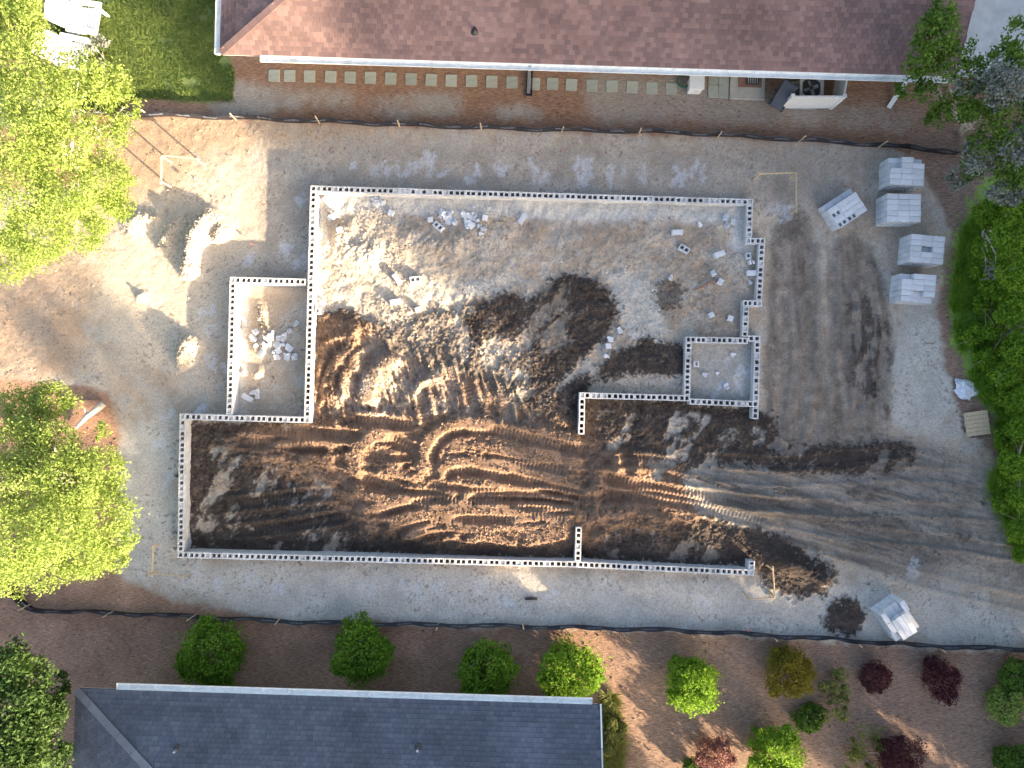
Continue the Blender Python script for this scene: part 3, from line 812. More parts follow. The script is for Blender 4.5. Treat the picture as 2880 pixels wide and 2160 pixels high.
gr_c = mixc(gr_c, C(0.28, 0.27, 0.24), soft([(330, 120), (430, 110), (420, 190), (340, 260), (300, 210)], 8, n_rag, 1.0, 0.3) * 0.8)
col = mixc(col, gr_c, gr * 0.92)
col = np.clip(col, 0.01, 0.8)
straw_a = np.clip(straw_zone * (1 - gr) * (1 - 0.6 * sandspill), 0, 1)

idx = np.arange(NX * NY).reshape(NY, NX)
F = np.stack([idx[:-1, :-1], idx[:-1, 1:], idx[1:, 1:], idx[1:, :-1]], -1).reshape(-1, 4)
V = np.stack([X, Y, Z], -1).reshape(-1, 3)
gme = np_mesh('ground', V, F, M['ground'], True, {'straw': straw_a.ravel()}, col.reshape(-1, 3))
ground = tag(link('ground', gme), kind='structure')


def gz(x, y):
    i = int(np.clip(np.searchsorted(xs, x), 1, NX - 1)); j = int(np.clip(np.searchsorted(ys, y), 1, NY - 1))
    return float(Z[j - 1:j + 1, i - 1:i + 1].mean())


def G(px, py):
    """photograph pixel -> point on the ground"""
    h = 0.1
    for _ in range(3):
        p = W(px, py, h)
        h = gz(p.x, p.y)
    p = W(px, py, h)
    p.z = h
    return p


# ------------------------------------------------------------------ hollow blocks
def hollow_mesh(name, mat, L=0.396, Wd=0.218, Hh=0.190, cells=2):
    x = [-L / 2, -L / 2 + 0.044, -0.029, 0.029, L / 2 - 0.044, L / 2] if cells == 2 else [-L / 2, -L / 2 + 0.045, L / 2 - 0.045, L / 2]
    y = [-Wd / 2, -Wd / 2 + 0.043, Wd / 2 - 0.043, Wd / 2]
    nx = len(x)
    hol = {(1, 1), (3, 1)} if cells == 2 else {(1, 1)}
    v = [(a, b, z) for z in (-Hh / 2, Hh / 2) for b in y for a in x]
    def I(i, j, k): return k * nx * 4 + j * nx + i
    f = []
    for j in range(3):
        for i in range(nx - 1):
            if (i, j) in hol:
                c = [(i, j), (i + 1, j), (i + 1, j + 1), (i, j + 1)]
                for q in range(4):
                    a, b = c[q], c[(q + 1) % 4]
                    f.append((I(*b, 0), I(*a, 0), I(*a, 1), I(*b, 1)))
            else:
                f.append((I(i, j, 1), I(i + 1, j, 1), I(i + 1, j + 1, 1), I(i, j + 1, 1)))
                f.append((I(i, j, 0), I(i, j + 1, 0), I(i + 1, j + 1, 0), I(i + 1, j, 0)))
    for i in range(nx - 1):
        f.append((I(i, 0, 0), I(i + 1, 0, 0), I(i + 1, 0, 1), I(i, 0, 1)))
        f.append((I(i + 1, 3, 0), I(i, 3, 0), I(i, 3, 1), I(i + 1, 3, 1)))
    for j in range(3):
        f.append((I(0, j + 1, 0), I(0, j, 0), I(0, j, 1), I(0, j + 1, 1)))
        f.append((I(nx - 1, j, 0), I(nx - 1, j + 1, 0), I(nx - 1, j + 1, 1), I(nx - 1, j, 1)))
    me = bpy.data.meshes.new(name)
    me.from_pydata(v, [], f)
    me.materials.append(mat)
    me.update()
    return me


BLOCK = hollow_mesh('concrete_block', M['block'])
BLOCK_NEW = hollow_mesh('concrete_block_new', M['block_new'])
HALF = hollow_mesh('half_block', M['block_new'], 0.19, 0.218, 0.19, 1)

fo = empty('block_foundation', (0, 0, 0))
tag(fo, 'grey hollow concrete block foundation walls outlining the house on the sandy lot', 'foundation')
lower, mortar, grout = MB(), MB(), MB()
bv = [v.co.copy() for v in BLOCK.vertices]
bf = [tuple(p.vertices) for p in BLOCK.polygons]
HB = 0.109
for (a, b_, t0, t1) in WALLS:
    A, B = W(*a, WALL_TOP), W(*b_, WALL_TOP)
    d = (B - A); L = d.length; d.normalize()
    A = A - d * (HB * t0 + (0.004 if t0 < 0 else 0)) if t0 else A
    B = B + d * (HB * t1 + (0.004 if t1 < 0 else 0)) if t1 else B
    if t0 < 0: A = W(*a, WALL_TOP) + d * (HB + 0.004)
    if t1 < 0: B = W(*b_, WALL_TOP) - d * (HB + 0.004)
    L = (B - A).length
    n = max(1, round(L / 0.406))
    pitch = L / n
    sx = (pitch - 0.009) / 0.396
    ang = math.atan2(d.y, d.x)
    Mr = Matrix.Rotation(ang, 3, 'Z')
    for k in range(n):
        c = A + d * (pitch * (k + 0.5))
        nrm = Vector((-d.y, d.x, 0))
        jit = random.uniform(-0.004, 0.004)
        o = link('concrete_block', BLOCK, fo, (c.x + nrm.x * jit, c.y + nrm.y * jit, WALL_TOP - 0.095 + random.uniform(-0.003, 0.003)), (random.uniform(-.006, .006), random.uniform(-.006, .006), ang + random.uniform(-.008, .008)), (sx, 1, 1))
        for lev in (1, 2, 3, 4):
            off = (0.5 if lev % 2 else 0.0) * 0
            cz = WALL_TOP - 0.095 - lev * 0.2
            lower.add([Mr @ Vector((q.x * sx, q.y, q.z)) + Vector((c.x, c.y, cz)) for q in bv], bf)
        for sc_ in (-1, 1):
            if random.random() < 0.16:
                e = c + d * (sc_ * 0.092 * sx)
                grout.box((e.x, e.y, WALL_TOP - 0.05 - random.uniform(0, 0.06)), (0.115 * sx, 0.11, 0.05), Mr)
            if random.random() < 0.22:
                e = c + d * random.uniform(-.18, .18) + nrm * random.choice((-1, 1)) * 0.085
                grout.box((e.x, e.y, WALL_TOP + 0.002), (random.uniform(.03, .10), random.uniform(.02, .04), 0.014), Mr @ Matrix.Rotation(random.uniform(-.5, .5), 3, 'Z'))
        if k:
            e = A + d * (pitch * k)
            mortar.box((e.x, e.y, WALL_TOP - 0.5), (0.008, 0.19, 0.98), Mr)
    for lev in (1, 2, 3, 4):    # bed joints along both face shells
        for s in (-1, 1):
            nrm = Vector((-d.y, d.x, 0)) * (s * 0.085)
            p0, p1 = A + nrm + d * 0.006, B + nrm - d * 0.006
            zc = WALL_TOP + 0.005 - lev * 0.2
            mortar.bar((p0.x, p0.y, zc), (p1.x, p1.y, zc), 0.028, 0.0085)
lo = lower.build('lower_courses', M['block'], fo); tag(lo, 'lower courses of grey blocks', kind='stuff')
mo = mortar.build('mortar_joint', M['mortar'], fo); tag(mo, kind='stuff')
tag(grout.build('mortar_dropping', M['mortar'], fo), kind='stuff')
for px, py, rz in [(895, 875, 0), (1957, 1024, 2)]:       # stub blocks that stick out of the walls
    p = W(px, py, 0.5)
    link('concrete_block', HALF, fo, (p.x, p.y, WALL_TOP - 0.1), (0, 0, R(rz)))

# ------------------------------------------------------------------ houses either side of the lot
def shingle_variants(mat, w, l, n=8):
    out = []
    for k in range(n):
        mb = MB().box((0, 0, 0), (w - 0.006, l, 0.011))
        me = mb.mesh('shingle', mat)
        at = me.attributes.new('tone', 'FLOAT', 'POINT')
        at.data.foreach_set('value', np.full(8, (k + 0.5) / n, np.float32))
        out.append(me)
    return out


def shingled(root, origin, ux, us, width, length, mat, parts, inside, joined_name='shingle_field', sw=0.19, exp=0.15):
    """courses of shingles on a roof plane: ux runs along the eave, us up the slope"""
    ux, us = Vector(ux).normalized(), Vector(us).normalized()
    nn = ux.cross(us).normalized()
    base = Matrix((ux, us, nn)).transposed()
    tilt = Matrix.Rotation(R(-3.4), 3, 'X')
    rot = base @ tilt
    var = shingle_variants(mat, sw, exp * 1.45)
    cube = np.array([(sx, sy, sz) for sz in (-1, 1) for sy in (-1, 1) for sx in (-1, 1)], np.float32) * 0.5
    quad = np.array([(0, 2, 3, 1), (4, 5, 7, 6), (0, 1, 5, 4), (2, 6, 7, 3), (0, 4, 6, 2), (1, 3, 7, 5)])
    Vs, Fs, Ts = [], [], []
    made = 0
    Rm = np.array(rot, np.float32)
    for c in range(int(length / exp)):
        t = c * exp + exp * 0.6
        offs = (c % 2) * sw * 0.5 + random.uniform(-0.03, 0.03)
        for k in range(int(width / sw) + 1):
            s = k * sw + offs
            if s < sw * 0.4 or s > width - sw * 0.4 or not inside(s, t): continue
            p = Vector(origin) + ux * s + us * t + nn * (0.014 + random.uniform(0, 0.004))
            tone = random.random()
            if made < parts:
                o = link('shingle', var[int(tone * 8)], root, p, rot.to_euler())
                made += 1
            else:
                w_ = sw - 0.006
                cc = cube * np.array([w_, exp * 1.45, 0.011], np.float32)
                Vs.append(cc @ Rm.T + np.array(p, np.float32)); Ts.append(np.full(8, tone, np.float32)); Fs.append(quad + 8 * (len(Vs) - 1))
    if Vs:
        me = np_mesh(joined_name, np.concatenate(Vs), np.concatenate(Fs), mat, False, {'tone': np.concatenate(Ts)})
        tag(link(joined_name, me, root), kind='stuff')


def gutter(root, a, b, name='gutter', r=0.11):
    """open half-round gutter from a to b (local)"""
    a, b = Vector(a), Vector(b)
    d = (b - a).normalized(); side = Vector((-d.y, d.x, 0))
    prof = [(-r, 0.0), (-r * 0.92, -r * 0.55), (-r * 0.5, -r * 0.95), (0, -r * 1.05), (r * 0.5, -r * 0.95), (r * 0.92, -r * 0.55), (r, 0.0)]
    inn = [(x * 0.9, y * 0.9 + 0.001) for x, y in prof][::-1]
    lip = [(x, y) for x, y in prof] + inn
    n = len(lip)
    v = [p + side * x + Vector((0, 0, z)) for p in (a, b) for x, z in lip]
    f = [(i, (i + 1) % n, (i + 1) % n + n, i + n) for i in range(n)]
    k = len(prof)
    for e in (0, n):     # end caps
        f.append(tuple(e + i for i in range(k)))
    g = MB().add(v, f)
    go = g.build(name, M['gutter'], root)
    m = MB()
    ln = (b - a).length
    for i in range(int(ln / 0.9)):
        p = a + d * (0.4 + i * 0.9)
        m.bar(p - side * r, p + side * r, 0.02, 0.006)
    tag(m.build('gutter_hanger', M['gutter'], go), kind='stuff')


# red-roofed house along the top
HR = 2.6
p0 = W(620, 150, HR); p1 = W(2690, 214, HR)
angR = math.atan2(p1.y - p0.y, p1.x - p0.x); LR = (p1 - p0).length
red = empty('brown_roof_house', (p0.x, p0.y, 0), angR)
tag(red, 'house under a long red-brown shingle roof with a white gutter along the top edge', 'house')
pitch = 0.42; runM = 5.6; rise = pitch * runM; runH = runM * 1.45
slope_len = math.hypot(runM, rise)
under = MB()
th = 0.12
v = [(0, 0, HR), (LR, 0, HR), (LR + 0.0, runM, HR + rise), (runH, runM, HR + rise), (0, 2 * runM, HR), (LR, 2 * runM, HR)]
v2 = [(x, y, z - th) for x, y, z in v]
under.add(v + v2, [(0, 1, 2, 3), (3, 2, 5, 4), (0, 3, 4), (6, 9, 8, 7), (9, 10, 11, 8), (6, 10, 9), (0, 6, 7, 1), (0, 4, 10, 6), (4, 5, 11, 10), (1, 7, 8, 2), (2, 8, 11, 5)])
ro = under.build('roof_deck', M['red_shingle'], red)
wallb = MB()
wx0, wx1, wy0, wy1 = 0.95, LR - 0.45, 1.12, 2 * runM - 0.6
wallb.box(((wx0 + wx1) / 2, wy0 + 0.1, (HR - 0.12) / 2), (wx1 - wx0, 0.2, HR - 0.12)).box(((wx0 + wx1) / 2, wy1 - 0.1, (HR - 0.12) / 2), (wx1 - wx0, 0.2, HR - 0.12))
wallb.box((wx0 + 0.1, (wy0 + wy1) / 2, (HR - 0.12) / 2), (0.2, wy1 - wy0 - 0.4, HR - 0.12)).box((wx1 - 0.1, (wy0 + wy1) / 2, (HR - 0.12) / 2), (0.2, wy1 - wy0 - 0.4, HR - 0.12))
wallb.build('wall', M['siding'], red)
gab = MB().add([(wx1 - 0.02, wy0, HR - 0.12), (wx1 - 0.02, wy1, HR - 0.12), (wx1 - 0.02, runM, HR + rise - 0.2)], [(0, 1, 2)])
gab.add([(wx1 - 0.2, wy0, HR - 0.12), (wx1 - 0.2, wy1, HR - 0.12), (wx1 - 0.2, runM, HR + rise - 0.2)], [(2, 1, 0)])
gab.build('gable_wall', M['siding'], red)
# clapboards of the wall that faces the lot
for k in range(12):
    MB().box(((wx0 + wx1) / 2, wy0 - 0.012, 0.15 + k * 0.19), (wx1 - wx0, 0.022, 0.178), Matrix.Rotation(R(-3), 3, 'X')).build('siding_board', M['siding'], red)
us = Vector((0, runM, rise)).normalized()
shingled(red, (0, 0, HR), (1, 0, 0), us, LR, slope_len, M['red_shingle'], 290, lambda s, t: s > t * (runM / slope_len) * 1.45 + 0.05)
hl = math.hypot(runH, rise)
shingled(red, (0, 2 * runM, HR), (0, -1, 0), (runH, 0, rise), 2 * runM, hl, M['red_shingle'], 0, lambda s, t: abs(s - runM) < runM * (1 - t / hl) - 0.08, 'hip_shingle_field')
hc = MB()
for k in range(36):
    t = k / 36.0
    hc.bar((runH * t, runM * t, HR + rise * t + 0.035), (runH * (t + 0.04), runM * (t + 0.04), HR + rise * (t + 0.04) + 0.025), 0.24, 0.012)
hcm = hc.mesh('hip_cap', M['red_shingle'])
at = hcm.attributes.new('tone', 'FLOAT', 'POINT'); at.data.foreach_set('value', np.repeat(RNG.random(36).astype(np.float32) * 0.4 + 0.5, 8))
tag(link('hip_cap', hcm, red), kind='stuff')
x720 = 1.32
gutter(red, (x720, -0.115, HR - 0.03), (LR - 0.05, -0.115, HR - 0.03))
gutter(red, (-0.115, 2 * runM, HR - 0.03), (-0.115, 0.0, HR - 0.03))
MB().box((LR / 2, 0.008, HR - 0.075), (LR - 0.1, 0.012, 0.13)).build('fascia', M['white'], red)
# plumbing vent on the slope
vt = Matrix.Rotation(-angR, 3, 'Z') @ (W(1333, 70, HR + 0.75) - Vector((p0.x, p0.y, 0)))
vy = vt.y; vz = HR + vy * pitch
vp = MB().tube([(vt.x, vy, vz - 0.05), (vt.x, vy, vz + 0.22)], 0.045, 12).build('vent_pipe', M['black'], red)
MB().tube([(vt.x, vy, vz - 0.02), (vt.x, vy, vz + 0.06), (vt.x, vy, vz + 0.1)], [0.15, 0.08, 0.05], 12).build('vent_flashing', M['black'], vp)
# downspout and its lay-flat extension
dn = Matrix.Rotation(-angR, 3, 'Z') @ (W(1488, 205, 0.3) - Vector((p0.x, p0.y, 0)))
MB().bar((dn.x, -0.09, HR - 0.1), (dn.x, wy0 - 0.1, HR - 0.5), 0.09, 0.07).bar((dn.x, wy0 - 0.1, HR - 0.5), (dn.x, wy0 - 0.1, 0.36), 0.07, 0.09).bar((dn.x, wy0 - 0.1, 0.36), (dn.x - 0.02, -0.05, 0.24), 0.09, 0.07).build('downspout', M['steel'], red)

# grey-roofed house along the bottom
HG = 2.6
q0 = W(215, 1938, HG); q1 = W(1687, 1984, HG)
angG = math.atan2(q1.y - q0.y, q1.x - q0.x); LG = (q1 - q0).length
grey = empty('grey_roof_house', (q0.x, q0.y, 0), angG)
tag(grey, 'house under a blue-grey shingle roof with a white gutter along the bottom edge', 'house')
pg = 0.52; runG = 6.0; riseG = pg * runG; runGH = runG * 1.5; sg = math.hypot(runG, riseG)
v = [(0, 0, HG), (LG, 0, HG), (LG, -runG, HG + riseG), (runGH, -runG, HG + riseG), (0, -2 * runG, HG), (LG, -2 * runG, HG)]
v2 = [(x, y, z - th) for x, y, z in v]
MB().add(v + v2, [(0, 3, 2, 1), (3, 4, 5, 2), (0, 4, 3), (6, 7, 8, 9), (9, 8, 11, 10), (6, 9, 10), (0, 1, 7, 6), (0, 6, 10, 4), (4, 10, 11, 5), (1, 2, 8, 7), (2, 5, 11, 8)]).build('roof_deck', M['grey_shingle'], grey)
wb = MB()
gx0, gx1, gy0, gy1 = 1.15, LG - 0.35, -2 * runG + 0.6, -1.15
wb.box(((gx0 + gx1) / 2, gy1 - 0.1, (HG - 0.12) / 2), (gx1 - gx0, 0.2, HG - 0.12)).box(((gx0 + gx1) / 2, gy0 + 0.1, (HG - 0.12) / 2), (gx1 - gx0, 0.2, HG - 0.12))
wb.box((gx0 + 0.1, (gy0 + gy1) / 2, (HG - 0.12) / 2), (0.2, gy1 - gy0 - 0.4, HG - 0.12)).box((gx1 - 0.1, (gy0 + gy1) / 2, (HG - 0.12) / 2), (0.2, gy1 - gy0 - 0.4, HG - 0.12))
wb.build('wall', M['siding'], grey)
MB().add([(gx1 - 0.02, gy0, HG - 0.12), (gx1 - 0.02, gy1, HG - 0.12), (gx1 - 0.02, -runG, HG + riseG - 0.2), (gx1 - 0.2, gy0, HG - 0.12), (gx1 - 0.2, gy1, HG - 0.12), (gx1 - 0.2, -runG, HG + riseG - 0.2)], [(0, 1, 2), (5, 4, 3)]).build('gable_wall', M['siding'], grey)
shingled(grey, (LG, 0, HG), (-1, 0, 0), (0, -runG, riseG), LG, sg, M['grey_shingle'], 290, lambda s, t: (LG - s) > t * (runG / sg) * 1.5 + 0.05)
hg = math.hypot(runGH, riseG)
shingled(grey, (0, 0, HG), (0, -1, 0), (runGH, 0, riseG), 2 * runG, hg, M['grey_shingle'], 0, lambda s, t: abs(s - runG) < runG * (1 - t / hg) - 0.08, 'hip_shingle_field')
NH = 30
for k in range(NH):
    t = k / NH
    me = MB().bar((runGH * t, -runG * t, HG + riseG * t + 0.04), (runGH * (t + 1.25 / NH), -runG * (t + 1.25 / NH), HG + riseG * (t + 1.25 / NH) + 0.028), 0.27, 0.014).mesh('hip_cap', M['hipcap'])
    at = me.attributes.new('tone', 'FLOAT', 'POINT'); at.data.foreach_set('value', np.full(8, random.random(), np.float32))
    link('hip_cap', me, grey)
gutter(grey, (1.32, 0.115, HG - 0.03), (LG - 0.25, 0.115, HG - 0.03))
MB().box((LG / 2, -0.008, HG - 0.075), (LG - 0.1, 0.012, 0.13)).build('fascia', M['white'], grey)
MB().bar((LG + 0.03, 0.02, HG - 0.06), (LG + 0.03, -1.15, HG + 1.15 * pg - 0.06), 0.05, 0.16).build('rake_trim', M['white'], grey)
MB().bar((LG + 0.03, -1.16, HG + 1.16 * pg - 0.06), (LG + 0.03, -runG, HG + riseG - 0.06), 0.05, 0.14).build('rake_trim', M['siding'], grey)
for px, py, hh in [(490, 2115, HG + 1.0), (1175, 2108, HG + 0.8)]:
    vt = Matrix.Rotation(-angG, 3, 'Z') @ (W(px, py, hh) - Vector((q0.x, q0.y, 0)))
    vz = HG - vt.y * pg
    vp = MB().tube([(vt.x, vt.y, vz - 0.05), (vt.x, vt.y, vz + 0.26)], 0.04, 12).build('vent_pipe', M['steel'], grey)
    MB().tube([(vt.x, vt.y, vz - 0.03), (vt.x, vt.y, vz + 0.07), (vt.x, vt.y, vz + 0.12)], [0.14, 0.07, 0.045], 12).build('vent_flashing', M['acdark'], vp)

# driveway at the right end of the red-roofed house
dz = 0.30
dr = MB()
quad = [W(2700, -60, dz), W(3500, -30, dz), W(3500, 262, dz), W(2668, 214, dz)]
for i in range(2):
    for j in range(1):
        a = quad[0].lerp(quad[1], i / 2 + 0.002); b = quad[0].lerp(quad[1], (i + 1) / 2 - 0.002); c = quad[3].lerp(quad[2], (i + 1) / 2 - 0.002); d = quad[3].lerp(quad[2], i / 2 + 0.002)
        dr.prism([(p.x, p.y) for p in (d, c, b, a)], 0.1, dz)
tag(dr.build('driveway', M['drive']), kind='structure')
for k in range(24):
    t = (k + 0.5) / 24
    p = quad[3].lerp(quad[2], t)
    MB().box((0, 0, 0), (0.40, 0.11, 0.1)).build('edging_brick', M['brick'], bpy.data.objects['driveway'], (p.x, p.y - 0.08, dz - 0.03), (0, 0, random.uniform(-0.05, 0.0)))

# ------------------------------------------------------------------ silt fences
def silt_fence(name, pts, stakes, label, hh=0.5, lean=0.05):
    root = empty(name, G(*pts[0]))
    tag(root, label, 'silt fence')
    o = root.location.copy()
    L = smooth_line(pts, 24)
    P = [G(*p) for p in L]
    V, F, S, U = [], [], [], []
    acc = 0
    rows = 4
    for i, p in enumerate(P):
        if i: acc += (p - P[i - 1]).length
        for r in range(rows):
            t = r / (rows - 1)
            wob = 0.035 * math.sin(acc * 2.1) + 0.03 * math.sin(acc * 5.3 + 1) * t
            for side in (0, 1):
                V.append((p.x - o.x, p.y - o.y + wob + side * 0.008, p.z - o.z - 0.06 + t * (hh + 0.03 * math.sin(acc * 3.2))))
                S.append(acc); U.append(t)
    st = rows * 2
    for i in range(len(P) - 1):
        for r in range(rows - 1):
            a = i * st + r * 2
            F.append((a, a + st, a + st + 2, a + 2)); F.append((a + 1, a + 3, a + st + 3, a + st + 1))
        a = i * st + (rows - 1) * 2
        F.append((a, a + st, a + st + 1, a + 1))
    me = np_mesh('fabric', np.array(V), np.array(F), M['cloth'], True, {'along': np.array(S), 'up': np.array(U)})
    link('fabric', me, root)
    for px, py in stakes:
        p = G(px, py)
        m = MB().bar((0, 0, -0.1), (random.uniform(-.05, .05), random.uniform(-.04, .04), hh + 0.16), 0.04, 0.035)
        m.build('stake', M['wood'], root, (p.x - o.x, p.y - o.y, p.z - o.z))
    return root


silt_fence('silt_fence', [(200, 322), (300, 326), (560, 333), (860, 345), (1100, 355), (1400, 366), (1640, 372), (1900, 378), (2100, 390), (2300, 402), (2500, 416), (2720, 438)],
           [(425, 328), (665, 338), (898, 347), (1124, 356), (1354, 364), (1578, 372), (1797, 377), (2018, 388), (2243, 400), (2470, 414), (2690, 436)],
           'black silt fence with wooden stakes between the lot and the red-brown roofed house')
silt_fence('silt_fence', [(28, 1625), (80, 1700), (150, 1712), (400, 1722), (800, 1742), (1000, 1748), (1480, 1757), (1900, 1768), (2300, 1790), (2560, 1808), (2900, 1822)],
           [(85, 1700), (320, 1718), (552, 1729), (788, 1738), (1006, 1740), (1235, 1752), (1470, 1755), (1706, 1765), (1940, 1775), (2170, 1786), (2402, 1800), (2632, 1816)],
           'black silt fence with wooden stakes along the garden of the grey-roofed house')

# ------------------------------------------------------------------ batter boards
def batter(posts, label, h=0.62, hb=None):
    root = empty('batter_board', G(*posts[1]))
    tag(root, label, 'batter board', 'corner batter boards')
    o = root.location.copy()
    P = [G(*p) for p in posts]
    T = []
    for p in P:
        q = p - o
        MB().bar((q.x, q.y, q.z - 0.1), (q.x + random.uniform(-.02, .02), q.y, q.z + h + 0.1), 0.045, 0.045).build('post', M['wood'], root)
        T.append(q)
    for a, b in zip(T[:-1], T[1:]):
        n = Vector((-(b - a).y, (b - a).x, 0)).normalized() * 0.045
        ext = (b - a).normalized() * 0.08
        A, B = a - ext + n, b + ext + n
        A.z = B.z = h
        MB().bar(A, B, 0.022, 0.10).build('board', M['wood'], root)


batter([(482, 527), (484, 458), (578, 466)], 'batter board corner standing in sunlit sand near the upper left tree', 0.70)
batter([(2118, 505), (2218, 502), (2220, 602)], 'batter board corner standing beside the rotated block stack', 0.55)
batter([(448, 1530), (446, 1604), (530, 1612)], 'batter board corner below the lime tree at the lower left wall corner', 0.55)
batter([(2155, 1588), (2160, 1665), (2092, 1668)], 'batter board corner at the right end of the bottom wall', 0.55)

# ------------------------------------------------------------------ stacks of new blocks
def stack(px, py, rz, layers, label, turned=(), missing=(), nx=3, ny=5):
    p = W(px, py, layers * 0.2 + 0.25)
    z0 = gz(p.x, p.y) + 0.02
    root = empty('block_stack', (p.x, p.y, z0), R(rz))
    tag(root, label, 'block stack', 'stacks of new concrete blocks')
    for l in range(layers):
        for i in range(nx):
            for j in range(ny):
                if l == layers - 1 and (i, j) in missing: continue
                x = (i - (nx - 1) / 2) * 0.402 + random.uniform(-.006, .006); y = (j - (ny - 1) / 2) * 0.2 + random.uniform(-.004, .004)
                up = (l == layers - 1 and (i, j) in turned)
                link('concrete_block', BLOCK_NEW, root, (x, y, 0.1 + l * 0.198), (0 if up else R(90), 0, random.uniform(-.015, .015)))
    return root


stack(2550, 482, -3, 4, 'stack of new blocks nearest the top silt fence, patched with sunlight', missing=((2, 4), (0, 4), (0, 3)))
stack(2541, 585, -1, 4, 'smooth topped stack of new blocks, second down beside the top silt fence')
stack(2607, 701, -5, 4, 'stack of new blocks next to the trees, third down the right side', missing=((1, 2),))
stack(2583, 810, -4, 4, 'lowest stack of new blocks in the row, with gaps in its top layer', missing=((1, 0), (2, 0), (1, 1), (0, 4)))
stack(2378, 585, 33, 3, 'turned stack of new blocks standing apart, with core holes facing up', turned=((0, 0), (0, 2), (1, 0)), missing=((0, 4), (1, 4), (2, 4)))
stack(2534, 1748, -57, 4, 'stack of new blocks by the bottom silt fence at the lower right', missing=((0, 1), (0, 2), (0, 3), (1, 4), (2, 4), (2, 0)))

# ------------------------------------------------------------------ loose and broken blocks
def chunk_mesh(seed):
    """a broken piece of block: a slab with one snapped, slanting edge, some with a stub of web"""
    rnd = random.Random(seed)
    w, d, h = rnd.uniform(0.10, 0.22), rnd.uniform(0.09, 0.17), rnd.uniform(0.035, 0.06)
    c = rnd.uniform(0.25, 0.8)
    pts = [(-w / 2, -d / 2), (w / 2, -d / 2), (w / 2, d * (c - 0.5)), (w * rnd.uniform(-.1, .3), d / 2), (-w / 2, d * rnd.uniform(.25, .5))]
    m = MB().prism(pts, -0.02, h)
    if seed % 2: m.box((-w * 0.28, 0, h + 0.035), (0.035, d * 0.7, 0.075))
    if seed % 3 == 0: m.box((w * 0.30, -d * 0.1, h + 0.05), (0.035, d * 0.6, 0.10))
    return m.mesh('block_fragment', M['block_new'])


CHUNKS = [chunk_mesh(k) for k in range(9)]


def loose(px, py, rz, kind, label, group=None, scale=1.0):
    p = G(px, py)
    tx, ty = random.uniform(-.15, .15), random.uniform(-.15, .15)
    if kind == 'up': o = link('concrete_block', BLOCK_NEW, None, (p.x, p.y, p.z + 0.08), (tx, ty, R(rz)))
    elif kind == 'side': o = link('concrete_block', BLOCK_NEW, None, (p.x, p.y, p.z + 0.08), (R(90) + tx, ty, R(rz)))
    elif kind == 'half': o = link('half_block', HALF, None, (p.x, p.y, p.z + 0.07), (R(90) + tx, ty, R(rz)))
    elif kind == 'halfup': o = link('half_block', HALF, None, (p.x, p.y, p.z + 0.07), (tx, ty, R(rz)))
    else:
        o = link('block_fragment', CHUNKS[random.randrange(9)], None, (p.x, p.y, p.z + 0.03), (tx * 3, ty * 3, R(rz)), (scale, scale, scale))
    tag(o, label, 'block fragment' if 'fragment' in o.name else 'concrete block', group)


ORD = ['first', 'second', 'third', 'fourth', 'fifth', 'sixth', 'seventh', 'eighth', 'ninth', 'tenth', 'eleventh', 'twelfth', 'thirteenth', 'fourteenth', 'fifteenth', 'sixteenth', 'seventeenth',
       'eighteenth', 'nineteenth', 'twentieth', 'twenty-first', 'twenty-second']

for a in [
    (924, 570, -48, 'side', 'tipped grey block nearest the upper left inside corner of the foundation'),
    (938, 611, 30, 'side', 'tilted block below the one in the upper left inside corner'),
    (957, 649, 15, 'half', 'lone half block in the shaded hollow near the left main wall'),
    (1101, 601, -25, 'half', 'half block alone between the left corner and the rubble heaps'),
    (1212, 620, 5, 'half', 'half block just left of the rubble heap under the top wall'),
    (1234, 639, -40, 'up', 'hollow block with both cores facing up beside the left rubble heap'),
    (1364, 614, 80, 'half', 'upright half block on the right rim of the right rubble heap'),
    (1470, 617, 55, 'side', 'single tipped block right of the rubble heaps under the top wall'),
    (1118, 786, -55, 'side', 'slanting pale block lying in the sunlit sand of the main room'),
    (1169, 788, 8, 'up', 'hollow block half sunk in sunlit sand'),
    (1114, 851, 10, 'side', 'sunlit block casting a long shadow near the dark soil'),
    (1177, 872, 15, 'half', 'half block at the edge of the sunlit dark soil'),
    (911, 854, 40, 'half', 'half block against the left main wall above the stub block'),
    (1709, 974, 4, 'half', 'white sunstruck half block on bare soil left of the porch room'),
    (1902, 656, 2, 'side', 'level block below the top wall at the right end of the main room'),
    (1922, 702, -32, 'up', 'hollow block turned askew with two dark cores near the right walls'),
    (2101, 722, 5, 'halfup', 'hollow half block in the recess of the right wall'),
    (2112, 770, 0, 'side', 'dim block lying against the right wall recess'),
    (2020, 717, 20, 'side', 'broken block lying left of the right wall recess'),
    (2024, 794, 60, 'half', 'half block at the end of the red-brown root'),
    (1998, 887, 30, 'half', 'half block in pale sand above the porch room'),
    (2051, 897, 70, 'half', 'half block in the corner above the porch room by the right wall'),
    (700, 1118, -30, 'side', 'whole grey block lying near the bottom of the small side room'),
]: loose(*a)
